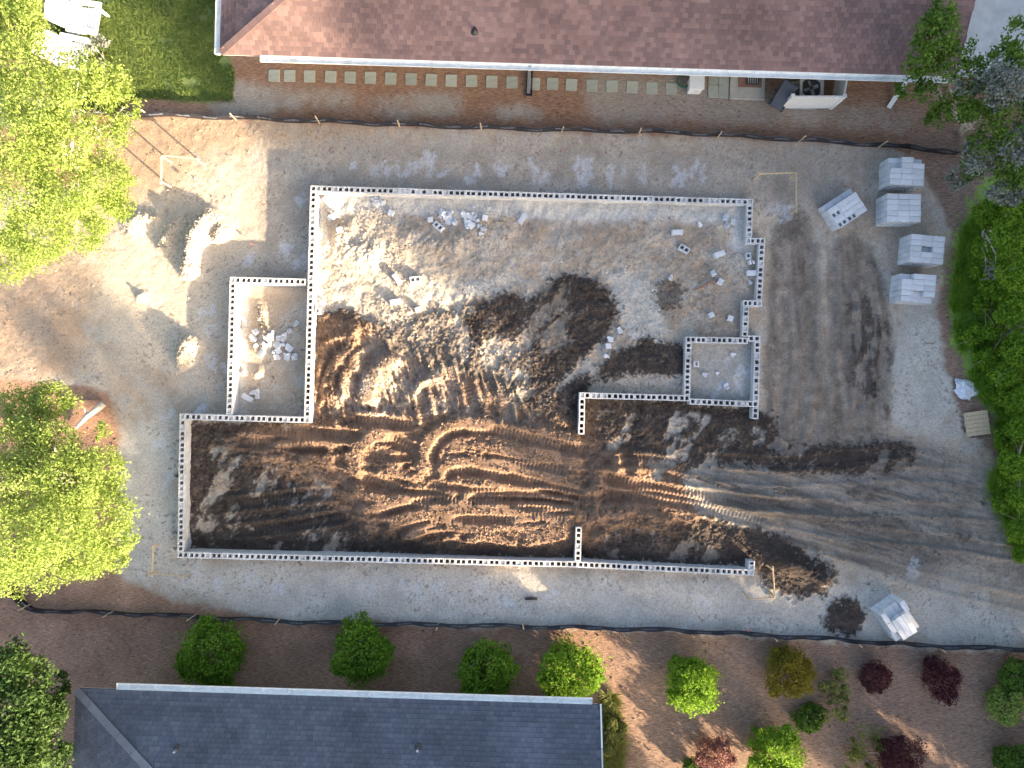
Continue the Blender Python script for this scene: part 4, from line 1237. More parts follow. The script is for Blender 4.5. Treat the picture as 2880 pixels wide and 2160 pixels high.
for pts, lab, grp in [
    ([(1055, 560), (1066, 566), (1072, 556), (1060, 572), (1076, 570)], 'block fragment at the foot of the top wall', 'fragments at the foot of the top wall'),
    ([(1246, 600), (1256, 596), (1262, 606), (1270, 612), (1252, 612), (1262, 620), (1274, 622), (1240, 606), (1278, 628), (1268, 598)], 'block fragment in the left rubble heap under the top wall', 'fragments in the left rubble heap'),
    ([(1306, 606), (1316, 602), (1322, 612), (1310, 618), (1330, 600), (1334, 616), (1342, 622), (1318, 628), (1326, 634), (1312, 640), (1346, 636), (1360, 644), (1354, 656), (1338, 608), (1330, 582), (1375, 587)], 'block fragment in the right rubble heap under the top wall', 'fragments in the right rubble heap'),
    ([(722, 934), (712, 954), (765, 934), (763, 946), (785, 948), (799, 944), (794, 956), (758, 968), (780, 970), (782, 985), (812, 979), (816, 929), (833, 909), (736, 992), (720, 973), (782, 1002), (809, 1002), (830, 1004), (745, 972), (770, 990), (750, 950), (798, 968)],
     'pale block fragment in the scattered pile in the small side room', 'fragments in the side room'),
    ([(724, 1116), (724, 1101), (712, 1104), (686, 1048)], 'block fragment near the lower left of the small side room', 'fragments low in the side room'),
    ([(1966, 633), (2039, 614), (2041, 635), (2060, 623), (2005, 770), (1884, 783), (2108, 796), (2108, 735)], 'block fragment strewn near the right walls of the main room', 'fragments near the right walls'),
    ([(1980, 1055), (2017, 1048), (2060, 995), (2040, 1085)], 'block fragment on the sand inside the porch room', 'fragments in the porch room'),
    ([(1715, 955), (1706, 1000), (1742, 930)], 'small block fragment near the dark soil left of the porch room', 'fragments by the porch room'),
]:
    for k, (px, py) in enumerate(sorted(pts)): loose(px, py, random.uniform(0, 180), 'chunk', ORD[k] + ' from the left, ' + lab, grp, random.uniform(1.0, 1.6))

# ------------------------------------------------------------------ along the red-roofed house
steps = [(771, 213), (815, 214), (871, 215), (930, 216), (985, 218), (1042, 219), (1099, 221), (1156, 223), (1213, 225), (1269, 227), (1326, 228), (1383, 230), (1440, 232), (1503, 236), (1554, 236), (1607, 239), (1665, 241),
         (1721, 243), (1778, 245), (1833, 248), (1888, 250)]
pv = MB().box((0, 0, 0), (0.42, 0.44, 0.07)).mesh('stepping_stone', M['paver'])
for k, (px, py) in enumerate(steps):
    p = G(px, py)
    o = link('stepping_stone', pv, None, (p.x, p.y, p.z - 0.005 + (0 if k < 19 else -0.015)), (random.uniform(-.02, .02), random.uniform(-.02, .02), angR + random.uniform(-.04, .04)))
    m = o.modifiers.new('bevel', 'BEVEL'); m.width = 0.012; m.segments = 2
    tag(o, ORD[k] + ' square stepping stone from the left under the white gutter', 'stepping stone', 'row of stepping stones')

p = G(1488, 255)
sb = empty('splash_trough', p, angR)
tag(sb, 'black corrugated drain trough under the downspout, crossing the stepping stones', 'drain trough')
MB().box((-0.10, 0.3, 0.06), (0.03, 1.0, 0.14)).box((0.10, 0.3, 0.06), (0.03, 1.0, 0.14)).box((0, 0.3, 0.015), (0.17, 1.0, 0.03)).build('trough', M['black'], sb, bevel=0.006)
MB().tube([(0, -0.12, 0.07), (0, 0.25, 0.10), (0, 0.7, 0.16)], 0.05, 12).build('outlet_pipe', M['steel'], sb)

p = W(1955, 240, 0.5)
ub = empty('utility_box', (p.x, p.y, gz(p.x, p.y)), angR)
tag(ub, 'white utility box standing under the gutter beside the paver slab', 'utility box')
MB().box((0, 0, 0.25), (0.48, 0.46, 0.5)).build('cabinet', M['vinyl'], ub, bevel=0.02)
MB().box((0, 0, 0.515), (0.54, 0.52, 0.035)).build('lid', M['vinyl'], ub, bevel=0.012)
MB().tube([(0.0, -0.265, 0.42), (0.0, -0.30, 0.42)], 0.02, 8).build('latch', M['steel'], ub)

p = G(2020, 243)
ps = empty('paver_slab', p, angR)
tag(ps, 'grey-green concrete paver pad between the utility box and the pinkish slab', 'paver pad')
for i in range(2):
    for j in range(2):
        MB().box(((i - 0.5) * 0.375, (j - 0.5) * 0.44, 0.02), (0.365, 0.43, 0.08)).build('paver', M['paver'], ps, bevel=0.01)
p = G(2100, 245)
cs = empty('equipment_pad', p, angR)
tag(cs, 'large pale concrete pad with a dark metal vent next to the dark bin', 'concrete pad')
MB().box((0, 0.02, 0.04), (1.28, 1.0, 0.12)).build('slab', M['slab'], cs, bevel=0.012)
MB().box((0.08, 0.2, 0.109), (0.86, 0.5, 0.012)).build('inset_panel', M['brick'], cs)
MB().box((0.16, 0.2, 0.15), (0.44, 0.3, 0.08)).build('vent_box', M['acdark'], cs, bevel=0.01)
for k in range(5): MB().box((0.0 + k * 0.08, 0.2, 0.194), (0.03, 0.26, 0.008)).build('slat', M['steel'], cs)

# wheeled bin tipped over on its side
p = W(2185, 287, 0.4)
bn = empty('wheeled_bin', (p.x, p.y, gz(p.x, p.y)), R(-32))
tag(bn, 'dark grey wheeled bin lying between the concrete pad and the white screen fence', 'bin')
body = MB()
bot = [(-0.21, -0.23), (0.21, -0.23), (0.21, 0.23), (-0.21, 0.23)]; top = [(-0.28, -0.30), (0.28, -0.30), (0.28, 0.30), (-0.28, 0.30)]
body.add([(x, y, 0) for x, y in bot] + [(x, y, 0.92) for x, y in top], [(3, 2, 1, 0), (4, 5, 6, 7), (0, 1, 5, 4), (1, 2, 6, 5), (2, 3, 7, 6), (3, 0, 4, 7)])
body.build('body', M['bin'], bn, (0, -0.32, 0.32), (R(-62), 0, 0), bevel=0.025)
MB().box((0, 0, 0.0), (0.60, 0.66, 0.05)).box((0, 0, 0.035), (0.44, 0.5, 0.03)).build('lid', M['bin'], bn, (0, 0.52, 0.72), (R(-62), 0, 0), bevel=0.02)
MB().tube([(-0.2, 0, 0), (0.2, 0, 0)], 0.02, 10).build('handle', M['black'], bn, (0, 0.36, 0.98))
for s in (-1, 1): MB().tube([(s * 0.24, 0, 0), (s * 0.30, 0, 0)], 0.11, 16).build('wheel', M['black'], bn, (0, -0.32, 0.52))

# air-conditioning condenser
p = W(2277, 252, 0.85)
ac = empty('air_conditioner', (p.x, p.y, gz(p.x, p.y)), angR)
tag(ac, 'octagonal air conditioning unit with an open fan top inside the white screen fence', 'air conditioner')
def octo(r, c): return [(-r + c, -r), (r - c, -r), (r, -r + c), (r, r - c), (r - c, r), (-r + c, r), (-r, r - c), (-r, -r + c)]
MB().box((0, 0, 0.04), (1.0, 1.0, 0.08)).build('pad', M['slab'], ac)
MB().prism(octo(0.40, 0.12), 0.08, 0.70).build('coil_body', M['acdark'], ac)
for k in range(11): MB().prism(octo(0.415, 0.125), 0.12 + k * 0.05, 0.132 + k * 0.05).build('louver', M['ac'], ac)
ring = MB(); oo, ii = octo(0.43, 0.13), octo(0.32, 0.14)
v = [(x, y, z) for z in (0.70, 0.78) for x, y in oo] + [(x, y, z) for z in (0.70, 0.765) for x, y in ii]
ring.add(v, [(i, (i + 1) % 8, 8 + (i + 1) % 8, 8 + i) for i in range(8)] + [(8 + i, 8 + (i + 1) % 8, 24 + (i + 1) % 8, 24 + i) for i in range(8)] + [(24 + i, 24 + (i + 1) % 8, 16 + (i + 1) % 8, 16 + i) for i in range(8)])
ring.build('top_rim', M['ac'], ac)
gm = MB()
for k in range(7):
    r = 0.07 + k * 0.035
    gm.tube([(r * math.cos(a), r * math.sin(a), 0.765) for a in np.linspace(0, 2 * math.pi, 25)], 0.004, 5, False)
for k in range(8):
    a = k * math.pi / 4
    gm.tube([(0.06 * math.cos(a), 0.06 * math.sin(a), 0.768), (0.32 * math.cos(a), 0.32 * math.sin(a), 0.768)], 0.005, 5)
gm.build('fan_grille', M['acdark'], ac)
for k in range(4):
    MB().box((0.16, 0, 0), (0.22, 0.12, 0.008), Matrix.Rotation(R(22), 3, 'X')).build('fan_blade', M['ac'], ac, (0, 0, 0.722), (0, 0, R(20 + 90 * k)))
MB().tube([(0, 0, 0.705), (0, 0, 0.76)], 0.06, 14).build('fan_hub', M['acdark'], ac)

# white screen fence round the condenser
A, B, Cc = G(2352, 212), G(2335, 305), G(2196, 305)
sf = empty('screen_fence', B)
tag(sf, 'white vinyl screen fence in an L around the air conditioning unit', 'fence')
o = B.copy(); hF = 1.05
def panel(a, b, first=0):
    d = (b - a); L = d.length; d.normalize(); n = max(1, int(L / 0.155))
    for k in range(n):
        c = a + d * (L * (k + 0.5) / n) - o
        MB().box((0, 0, hF / 2 + 0.02), (L / n - 0.006, 0.03, hF - 0.1)).build('picket', M['vinyl'], sf, (c.x, c.y, 0), (0, 0, math.atan2(d.y, d.x)))
    for z in (0.12, hF + 0.0):
        MB().bar((a - o) + Vector((0, 0, z - a.z + o.z)) + d * 0.05, (b - o) + Vector((0, 0, z - b.z + o.z)) - d * 0.05, 0.055, 0.09).build('rail', M['vinyl'], sf)
panel(A, B); panel(B, Cc)
for q in (A, B, Cc):
    c = q - o
    MB().box((c.x, c.y, hF / 2 + 0.03), (0.11, 0.11, hF + 0.1)).box((c.x, c.y, hF + 0.10), (0.14, 0.14, 0.03)).build('post', M['vinyl'], sf)

p0_, p1_ = G(2497, 305), G(2530, 238)
lp = empty('leaning_board', p0_)
tag(lp, 'white board leaning at an angle right of the screen fence', 'board')
d = p1_ - p0_
MB().bar((0, 0, 0.05), (d.x, d.y, 0.55), 0.16, 0.03).build('plank', M['vinyl'], lp)
MB().bar((0.06, 0.0, 0.03), (d.x + 0.06, d.y, 0.50), 0.03, 0.05).build('batten', M['vinyl'], lp)

hs = MB()
c0 = W(1925, 222, 0.5)
pts = [(c0.x + 0.22 * math.cos(a) , c0.y + 0.25 * math.sin(a), gz(c0.x, c0.y) + 0.05 + 0.03 * (a / 6.28)) for a in np.linspace(0, 6 * math.pi, 60)]
pts += [(c0.x + 0.2 - 0.1 * k, c0.y + 0.1 + 0.12 * k, gz(c0.x, c0.y) + 0.15 + 0.12 * k) for k in range(1, 5)]
o = hs.tube(pts, 0.02, 6).build('garden_hose', M['green_hose'])
tag(o, 'dark green garden hose coiled left of the white utility box', 'garden hose')

# ------------------------------------------------------------------ white garden chairs at the upper left
def chair(px, py, rz, label):
    p = G(px, py)
    r = empty('garden_chair', p, R(rz))
    r.scale = (1.3, 1.3, 1.3)
    tag(r, label, 'chair', 'white garden chairs')
    m = M['vinyl']
    for k in range(6):   # seat slats, running across, chair faces +x
        MB().box((0.30 - k * 0.10, 0, 0.40 - k * 0.022), (0.098, 0.74, 0.025)).build('seat_slat', m, r)
    for k in range(6):
        y = (k - 2.5) * 0.128
        MB().bar((-0.24, y, 0.26), (-0.78, y, 0.98 + 0.05 * (1 - abs(k - 2.5) / 2.5)), 0.124, 0.025).build('back_slat', m, r)
    MB().bar((-0.40, -0.36, 0.50), (-0.40, 0.36, 0.50), 0.03, 0.08).bar((-0.64, -0.33, 0.82), (-0.64, 0.33, 0.82), 0.03, 0.08).build('back_brace', m, r)
    for s in (-1, 1):
        MB().box((0.02, s * 0.39, 0.58), (0.86, 0.15, 0.028)).build('armrest', m, r)
        MB().box((0.33, s * 0.34, 0.28), (0.10, 0.035, 0.58)).build('leg', m, r)
        MB().bar((0.34, s * 0.30, 0.36), (-0.66, s * 0.30, 0.04), 0.03, 0.13).build('leg', m, r)


chair(268, 76, -9, 'white wooden garden chair fully in view on the lawn at the upper left')
chair(236, 172, -12, 'white wooden garden chair half hidden under the upper left tree')

# ------------------------------------------------------------------ foliage
def leaf_cloud(blobs, n, size, up=0.35, shell=0.55, seed=0, tone_amp=0.5, sag=0.0):
    """leaf rhombs spread through lumpy blobs; blobs: (x, y, z, rx, ry, rz)"""
    r = np.random.default_rng(seed)
    B = np.array(blobs, np.float32)
    wgt = B[:, 3] * B[:, 4]; wgt = wgt / wgt.sum()
    bi = r.choice(len(B), n, p=wgt)
    d = r.normal(size=(n, 3)).astype(np.float32); d /= np.linalg.norm(d, axis=1, keepdims=True)
    rad = (shell + (1 - shell) * r.random(n) ** 0.5).astype(np.float32)
    # lumps: clusters of leaves around sub-centres give an uneven outline and gaps
    nc = max(24, n // 90)
    ci = r.integers(0, nc, n)
    cd_ = r.normal(size=(nc, 3)).astype(np.float32); cd_ /= np.linalg.norm(cd_, axis=1, keepdims=True)
    crad = (0.55 + 0.5 * r.random(nc)).astype(np.float32)
    cb = r.choice(len(B), nc, p=wgt)
    use = r.random(n) < 0.72
    P = B[bi, :3] + d * B[bi, 3:6] * rad[:, None]
    spread = 0.30 * B[cb[ci], 3:6]
    Pc = B[cb[ci], :3] + cd_[ci] * B[cb[ci], 3:6] * crad[ci][:, None] + r.normal(size=(n, 3)).astype(np.float32) * spread * 0.55
    P = np.where(use[:, None], Pc, P)
    if sag: P[:, 2] -= sag * r.random(n)
    P[:, 2] = np.maximum(P[:, 2], 0.06)
    N_ = r.normal(size=(n, 3)).astype(np.float32); N_[:, 2] = np.abs(N_[:, 2]) + up
    N_ += d * 0.4
    N_ /= np.linalg.norm(N_, axis=1, keepdims=True)
    T = np.cross(N_, r.normal(size=(n, 3)).astype(np.float32)); T /= np.linalg.norm(T, axis=1, keepdims=True)
    Bt = np.cross(N_, T)
    s = (size * (0.6 + 0.8 * r.random(n)))[:, None].astype(np.float32)
    V = np.stack([P - T * s, P - Bt * s * 0.55 + N_ * s * 0.15, P + T * s, P + Bt * s * 0.55 + N_ * s * 0.15], 1).reshape(-1, 3)
    F = np.arange(4 * n).reshape(-1, 4)
    ct = r.random(nc)
    tone = np.clip(0.5 + tone_amp * (np.where(use, ct[ci], 0.5) - 0.5) + 0.35 * (r.random(n) - 0.5), 0, 1)
    return V, F, np.repeat(tone, 4).astype(np.float32)


def limb_tree(base, top_pts, r0, n=8):
    """tapered trunk and limbs from base to each point of top_pts"""
    m = MB()
    base = Vector(base)
    for k, t in enumerate(top_pts):
        t = Vector(t)
        mid = base.lerp(t, 0.5) + Vector((random.uniform(-.3, .3), random.uniform(-.3, .3), 0.25))
        fork = base.lerp(t, 0.22); fork = Vector((base.x + (fork.x - base.x) * 0.5, base.y + (fork.y - base.y) * 0.5, fork.z))
        q = 1.0 if k == 0 else 0.6
        m.tube([base - Vector((0, 0, 0.2)), fork, mid, t], [r0 * q, r0 * 0.72 * q, r0 * 0.42 * q, r0 * 0.12 * q], n)
        for _ in range(3):
            a = mid.lerp(t, random.uniform(0.1, 0.8))
            e = a + Vector((random.uniform(-1, 1), random.uniform(-1, 1), random.uniform(0.1, 0.7)))
            m.tube([a, a.lerp(e, 0.5) + Vector((0, 0, 0.08)), e], [r0 * 0.2, r0 * 0.13, r0 * 0.04], 5)
    return m


def tree(name, label, base_px, blobs_px, mat, nleaf, size, r0=0.12, bark='bark', group=None, seed=1, extra=None, tone=0.6):
    b = G(*base_px)
    root = empty(name, b)
    tag(root, label, 'tree', group)
    blobs = []
    for (px, py, h, r) in blobs_px:
        p = W(px, py, h) - b
        blobs.append((p.x, p.y, p.z, r, r, r * 0.75))
    V, F, T = leaf_cloud(blobs, nleaf, size, seed=seed, tone_amp=tone)
    V[:, 2] = np.maximum(V[:, 2], 0.05)
    link('crown', np_mesh('crown', V, F, M[mat], False, {'tone': T}), root)
    tips = [(x, y, z) for x, y, z, *_ in blobs]
    limb_tree((0, 0, 0), tips[:7], r0).build('trunk', M[bark], root, smooth=True)
    if extra:
        mat2, n2, bl2 = extra
        bb = []
        for (px, py, h, r) in bl2:
            p = W(px, py, h) - b
            bb.append((p.x, p.y, p.z, r, r, r * 0.6))
        V, F, T = leaf_cloud(bb, n2, size, seed=seed + 50)
        link('moss', np_mesh('moss', V, F, M[mat2], False, {'tone': T}), root)
    return root


tree('leafy_tree', 'sunlit lime-green tree with pale limbs filling the upper left corner', (225, 475),
     [(40, 70, 5.2, 1.0), (40, 190, 5.4, 1.0), (110, 280, 5.2, 1.0), (220, 230, 4.6, 0.9), (300, 235, 4.0, 0.7), (350, 300, 3.6, 0.55), (60, 400, 5.0, 1.1), (170, 400, 4.8, 0.9), (290, 370, 3.8, 0.75), (60, 540, 4.8, 1.1),
      (180, 530, 4.3, 1.0), (300, 500, 3.4, 0.8), (340, 575, 2.8, 0.5), (100, 660, 4.0, 1.0), (220, 640, 3.4, 0.8), (20, 720, 3.6, 0.9), (280, 590, 3.0, 0.7), (20, 10, 5.0, 1.0)],
     'leaf_lime', 54000, 0.044, 0.16, 'bark_pale', seed=3)
tree('leafy_tree', 'sunlit yellow-green tree at the left beside the lower block wall corner', (200, 1350),
     [(60, 1150, 3.6, 0.7), (150, 1130, 3.4, 0.7), (40, 1260, 4.6, 0.9), (150, 1250, 4.4, 0.8), (60, 1380, 5.0, 1.1), (190, 1360, 4.8, 1.0), (280, 1330, 4.0, 0.8), (290, 1440, 4.2, 0.9), (160, 1480, 5.0, 1.1), (340, 1510, 3.6, 0.6),
      (50, 1520, 4.8, 1.1), (240, 1560, 4.0, 0.85), (330, 1580, 3.2, 0.4), (120, 1600, 4.2, 0.8), (20, 1620, 3.8, 0.7), (290, 1210, 2.0, 0.3)],
     'leaf_lime', 46000, 0.044, 0.15, 'bark_pale', seed=4)
tree('leafy_tree', 'dark shaded tree in the lower left corner beside the grey roof', (150, 1990),
     [(20, 1880, 3.6, 0.8), (90, 1900, 3.0, 0.7), (40, 1990, 3.8, 0.9), (120, 2010, 3.0, 0.7), (60, 2080, 3.8, 0.9), (20, 2150, 4.0, 1.0), (130, 2120, 3.0, 0.7), (160, 1930, 2.2, 0.45)],
     'leaf_dark', 16000, 0.065, 0.12, seed=5)
tree('leafy_tree', 'shaded tree with grey mossy limbs at the upper right over the driveway', (2700, 380),
     [(2640, 90, 5.4, 0.7), (2600, 150, 4.8, 0.55), (2570, 190, 4.0, 0.4), (2690, 180, 5.2, 0.6), (2760, 270, 5.0, 0.7), (2700, 300, 4.2, 0.5), (2820, 180, 5.6, 0.6), (2850, 330, 5.4, 0.8), (2650, 50, 5.4, 0.5), (2780, 400, 4.6, 0.6), (2850, 470, 4.6, 0.7), (2740, 470, 3.6, 0.45), (2560, 250, 3.4, 0.4), (2620, 260, 3.8, 0.5), (2860, 90, 5.6, 0.45), (2640, 330, 3.2, 0.4)],
     'leaf_mid', 14000, 0.055, 0.09, 'bark_pale', seed=6, extra=('leaf_grey', 5200, [(2840, 240, 5.8, 0.7), (2860, 400, 5.2, 0.6), (2760, 440, 4.4, 0.6), (2720, 230, 5.0, 0.5), (2700, 500, 3.4, 0.45), (2830, 540, 4.2, 0.5)]))
tree('leafy_tree', 'mid green tree on the right edge beside the stacks of blocks', (2760, 640),
     [(2780, 600, 2.2, 0.45), (2840, 660, 3.0, 0.6), (2870, 580, 3.4, 0.5), (2760, 700, 1.4, 0.35), (2850, 760, 2.6, 0.6), (2800, 800, 1.2, 0.5), (2750, 760, 0.8, 0.35), (2870, 830, 1.8, 0.5)],
     'leaf_bright', 9500, 0.06, 0.08, 'bark_pale', seed=7, extra=('leaf_grey', 1500, [(2860, 560, 3.2, 0.35), (2800, 760, 1.6, 0.3)]))
tree('leafy_tree', 'bright green sapling on the right edge above the plastic sheet', (2830, 930),
     [(2840, 880, 1.6, 0.45), (2790, 930, 0.9, 0.35), (2860, 980, 1.6, 0.5), (2760, 860, 0.7, 0.3), (2830, 1050, 1.1, 0.5), (2740, 940, 0.6, 0.4), (2780, 1010, 0.7, 0.45), (2870, 1120, 1.2, 0.5), (2810, 1110, 0.6, 0.35)],
     'leaf_bright', 13000, 0.055, 0.05, seed=8)
tree('leafy_tree', 'bright yellow-green sapling on the right edge below the wooden pallet', (2860, 1280),
     [(2860, 1210, 1.3, 0.4), (2850, 1310, 1.5, 0.45), (2830, 1350, 0.9, 0.3), (2870, 1400, 1.4, 0.4), (2865, 1490, 1.0, 0.4), (2830, 1240, 0.7, 0.4), (2820, 1420, 0.6, 0.35), (2870, 1560, 0.7, 0.3)],
     'leaf_bright', 11000, 0.055, 0.05, seed=9)

# fallen limb lit by the sun beside the lower left tree
p = G(300, 1135); q = G(218, 1205)
MBt = MB().tube([(0, 0, 0.2), ((q.x - p.x) * 0.5, (q.y - p.y) * 0.5, 0.32), (q.x - p.x, q.y - p.y, 0.15)], [0.13, 0.10, 0.05], 8).tube([((q.x - p.x) * 0.5, (q.y - p.y) * 0.5, 0.3), ((q.x - p.x) * 0.5 - 0.1, (q.y - p.y) * 0.5 + 0.4, 0.4)], [0.05, 0.02], 6)
tag(MBt.build('fallen_limb', M['bark_pale'], None, p, smooth=True), 'pale fallen limb beside the left yellow-green tree', 'log')


def shrub(px, py, r, h, mat, label, n=5000, size=0.05, squash=1.0, group='garden shrubs', wisp=False):
    r *= 1.2
    n = int(n * 1.35)
    p = W(px, py, h * 0.55)
    z0 = gz(p.x, p.y)
    root = empty('garden_shrub', (p.x, p.y, z0))
    tag(root, label, 'shrub', group)
    if wisp:
        rnd = random.Random(int(px))
        blobs = [(rnd.uniform(-r, r) * 0.8, rnd.uniform(-r, r) * 1.1, h * rnd.uniform(.3, .9), r * 0.28, r * 0.28, r * 0.25) for _ in range(11)]
    else:
        blobs = [(0, 0, h * 0.52, r * 0.80, r * 0.80 * squash, h * 0.46)]
        rnd = random.Random(int(px * 7 + py))
        for k in range(13):
            a = rnd.uniform(0, 6.28); rr = r * rnd.uniform(0.4, 0.72); q = r * rnd.uniform(0.24, 0.38)
            blobs.append((rr * math.cos(a), rr * math.sin(a) * squash, h * rnd.uniform(0.3, 0.85), q, q, h * 0.2))
    V, F, T = leaf_cloud(blobs, n, size, seed=int(px + 13 * py), shell=0.7, tone_amp=0.7)
    link('foliage', np_mesh('foliage', V, F, M[mat], False, {'tone': T}), root)
    m = MB()
    for k in range(5):
        a = k * 1.256
        m.tube([(0.03 * math.cos(a), 0.03 * math.sin(a), -0.1), (r * 0.25 * math.cos(a), r * 0.25 * math.sin(a), h * 0.4), (r * 0.5 * math.cos(a + .3), r * 0.5 * math.sin(a + .3), h * 0.8)], [0.025, 0.018, 0.006], 5)
    m.build('stem', M['bark'], root)


for a in [
    (592, 1835, 1.15, 1.6, 'leaf_shrub', 'leftmost round green shrub between the silt fence and the grey roof', 9000),
    (1016, 1838, 1.05, 1.6, 'leaf_shrub', 'second round green shrub from the left, above the grey roof gutter', 8500),
    (1366, 1876, 0.98, 1.6, 'leaf_shrub', 'third round green shrub from the left, touching the grey roof gutter', 8000),
    (1602, 1887, 1.08, 1.7, 'leaf_bright', 'half sunlit bright green shrub at the right corner of the grey roof', 9000),
    (1940, 1922, 0.95, 1.8, 'leaf_bright', 'bright green oval shrub alone in the middle of the garden', 8500),
    (2182, 2112, 0.95, 1.6, 'leaf_bright', 'large green shrub cut by the bottom edge below the golden one', 8500),
    (2210, 1888, 0.82, 1.3, 'leaf_gold', 'round golden-yellow shrub just below the bottom silt fence', 8000, 0.04),
    (2268, 2012, 0.55, 0.5, 'leaf_mid', 'low green shrub below the golden shrub', 3500, 0.045),
    (2452, 1898, 0.52, 0.9, 'leaf_maroon', 'small dark maroon shrub below the lower right block stack', 4500, 0.035),
    (2640, 1902, 0.68, 1.1, 'leaf_maroon', 'larger dark maroon shrub nearest the right end of the bottom silt fence', 6000, 0.035),
    (2528, 2120, 0.80, 1.2, 'leaf_maroon', 'dark maroon shrub cut by the bottom edge of the garden', 6500, 0.035),
    (2003, 2115, 0.66, 1.0, 'leaf_pink', 'pinkish brown shrub near the bottom edge left of the large green shrub', 4500, 0.035),
    (2815, 1975, 0.62, 0.9, 'leaf_lime', 'light green shrub near the right edge of the garden', 4500, 0.045),
    (2845, 1900, 0.60, 1.0, 'leaf_mid', 'mid green shrub against the right edge below the silt fence', 4000, 0.045),
    (2835, 2135, 0.66, 0.9, 'leaf_mid', 'green shrub in the lower right corner of the view', 4500, 0.045),
    (1945, 2152, 0.40, 0.6, 'leaf_mid', 'small green shrub at the bottom edge beside the pinkish shrub', 2000, 0.045),
]: shrub(*a)
shrub(2345, 1945, 0.62, 0.7, 'leaf_wisp', 'wispy pale green plant right of the golden shrub', 2200, 0.05, wisp=True)
shrub(2420, 2110, 0.75, 0.6, 'leaf_wisp', 'sparse straw-coloured plant between two shrubs near the bottom edge', 1500, 0.05, wisp=True)
shrub(1716, 2060, 0.5, 0.6, 'leaf_wisp', 'pale grassy plants growing along the right end of the grey house', 2600, 0.05, wisp=True)
shrub(275, 160, 0.5, 0.8, 'leaf_grey', 'grey-green plant beside the upper left tree on the lawn', 900, 0.05, wisp=True)

# trees beyond the right and bottom edges of the view, which shade most of the lot
rr = random.Random(5)
SV = SF = None
blobs = [(0, 0, 6.5, 2.6, 2.6, 4.6), (1.2, 0.4, 9.5, 1.9, 1.9, 2.6), (-1.0, -0.5, 4.2, 2.2, 2.2, 2.2), (0.3, -1.2, 8.0, 2.1, 2.1, 3.0), (-0.4, 1.3, 7.0, 2.1, 2.1, 3.0), (0, 0, 2.6, 2.2, 2.2, 1.6)]
V_, F_, T_ = leaf_cloud(blobs, 15000, 0.17, seed=77, shell=0.35)
SHADE = np_mesh('crown', V_, F_, M['leaf_mid'], False, {'tone': T_})
SHTR = limb_tree((0, 0, 0), [(0, 0, 9.5), (1.2, 0.4, 8.5), (-1.0, -0.5, 5.5), (0.3, -1.2, 7.5), (-0.4, 1.3, 7)], 0.3).mesh('trunk', M['bark'], True)
for k, (x, y, s) in enumerate([(29.5, -19.3, 1.26), (29.5, -17.0, 1.22), (27.8, -13.4, 1.28), (27.0, -9.4, 1.3), (28.4, -5.2, 1.35), (27.6, -0.8, 1.35), (28.4, 3.6, 1.3), (29.0, 8.4, 1.25), (30.0, 13.0, 1.2), (33.0, -15.5, 1.5), (33.0, -9.0, 1.5), (33.0, -2.5, 1.5),
                               (8.2, -18.6, 0.75), (20.2, -19.4, 0.62), (20.7, -16.1, 0.6)]):
    t = empty('shade_tree', (x, y, 0.1), rr.uniform(0, 6.28))
    t.scale = (s, s, s if s != 0.6 else 0.31)  # smallest unseen tree, added and squashed low to shade only nearby ground
    tag(t, 'unseen tree beyond the edge of the view that shades the lot', 'tree', 'shade trees beyond the view')
    link('crown', SHADE, t)
    link('trunk', SHTR, t)

# grass blades on the lawns
def blades(name, poly, n, hmin, hmax, label, mat='grass', seed=0):
    r = np.random.default_rng(seed)
    xsn = [p[0] for p in poly]; ysn = [p[1] for p in poly]
    P = []
    while len(P) < n:
        a = r.uniform(min(xsn), max(xsn), 4000); b = r.uniform(min(ysn), max(ysn), 4000)
        ins = np.zeros(4000, bool)
        for i in range(len(poly)):
            (ax, ay), (bx, by) = poly[i], poly[(i + 1) % len(poly)]
            if ay == by: continue
            c = (ay > b) != (by > b)
            ins ^= c & (a < (bx - ax) * (b - ay) / (by - ay) + ax)
        P += list(zip(a[ins], b[ins]))
    P = np.array(P[:n])
    x = (P[:, 0] - 1440) * (H - 0.1) / K; y = (1080 - P[:, 1]) * (H - 0.1) / K
    i = np.clip(np.searchsorted(xs, x), 0, NX - 1); j = np.clip(np.searchsorted(ys, y), 0, NY - 1)
    z = Z[j, i]
    cl = fbm(x.astype(np.float32), y.astype(np.float32), 0.8, 3, 3)
    keep = cl > 0.36
    x, y, z, cl = x[keep], y[keep], z[keep], cl[keep]
    n = len(x)
    a = r.uniform(0, 6.28, n); h = r.uniform(hmin, hmax, n) * (0.4 + 1.1 * cl); w = r.uniform(0.012, 0.028, n)
    lean = r.uniform(0.7, 2.2, n) * h
    la = r.uniform(0, 6.28, n)
    B0 = np.stack([x - w * np.cos(a), y - w * np.sin(a), z - 0.01], 1); B1 = np.stack([x + w * np.cos(a), y + w * np.sin(a), z - 0.01], 1)
    Tp = np.stack([x + lean * np.cos(la), y + lean * np.sin(la), z + h], 1)
    V = np.stack([B0, B1, Tp], 1).reshape(-1, 3)
    T = np.repeat(np.clip(cl * 1.2 - 0.2 + 0.4 * (r.random(n) - 0.5), 0, 1), 3)
    o = link(name, np_mesh(name, V, np.arange(3 * n).reshape(-1, 3), M[mat], False, {'tone': T}))
    tag(o, label, 'grass', kind='stuff')


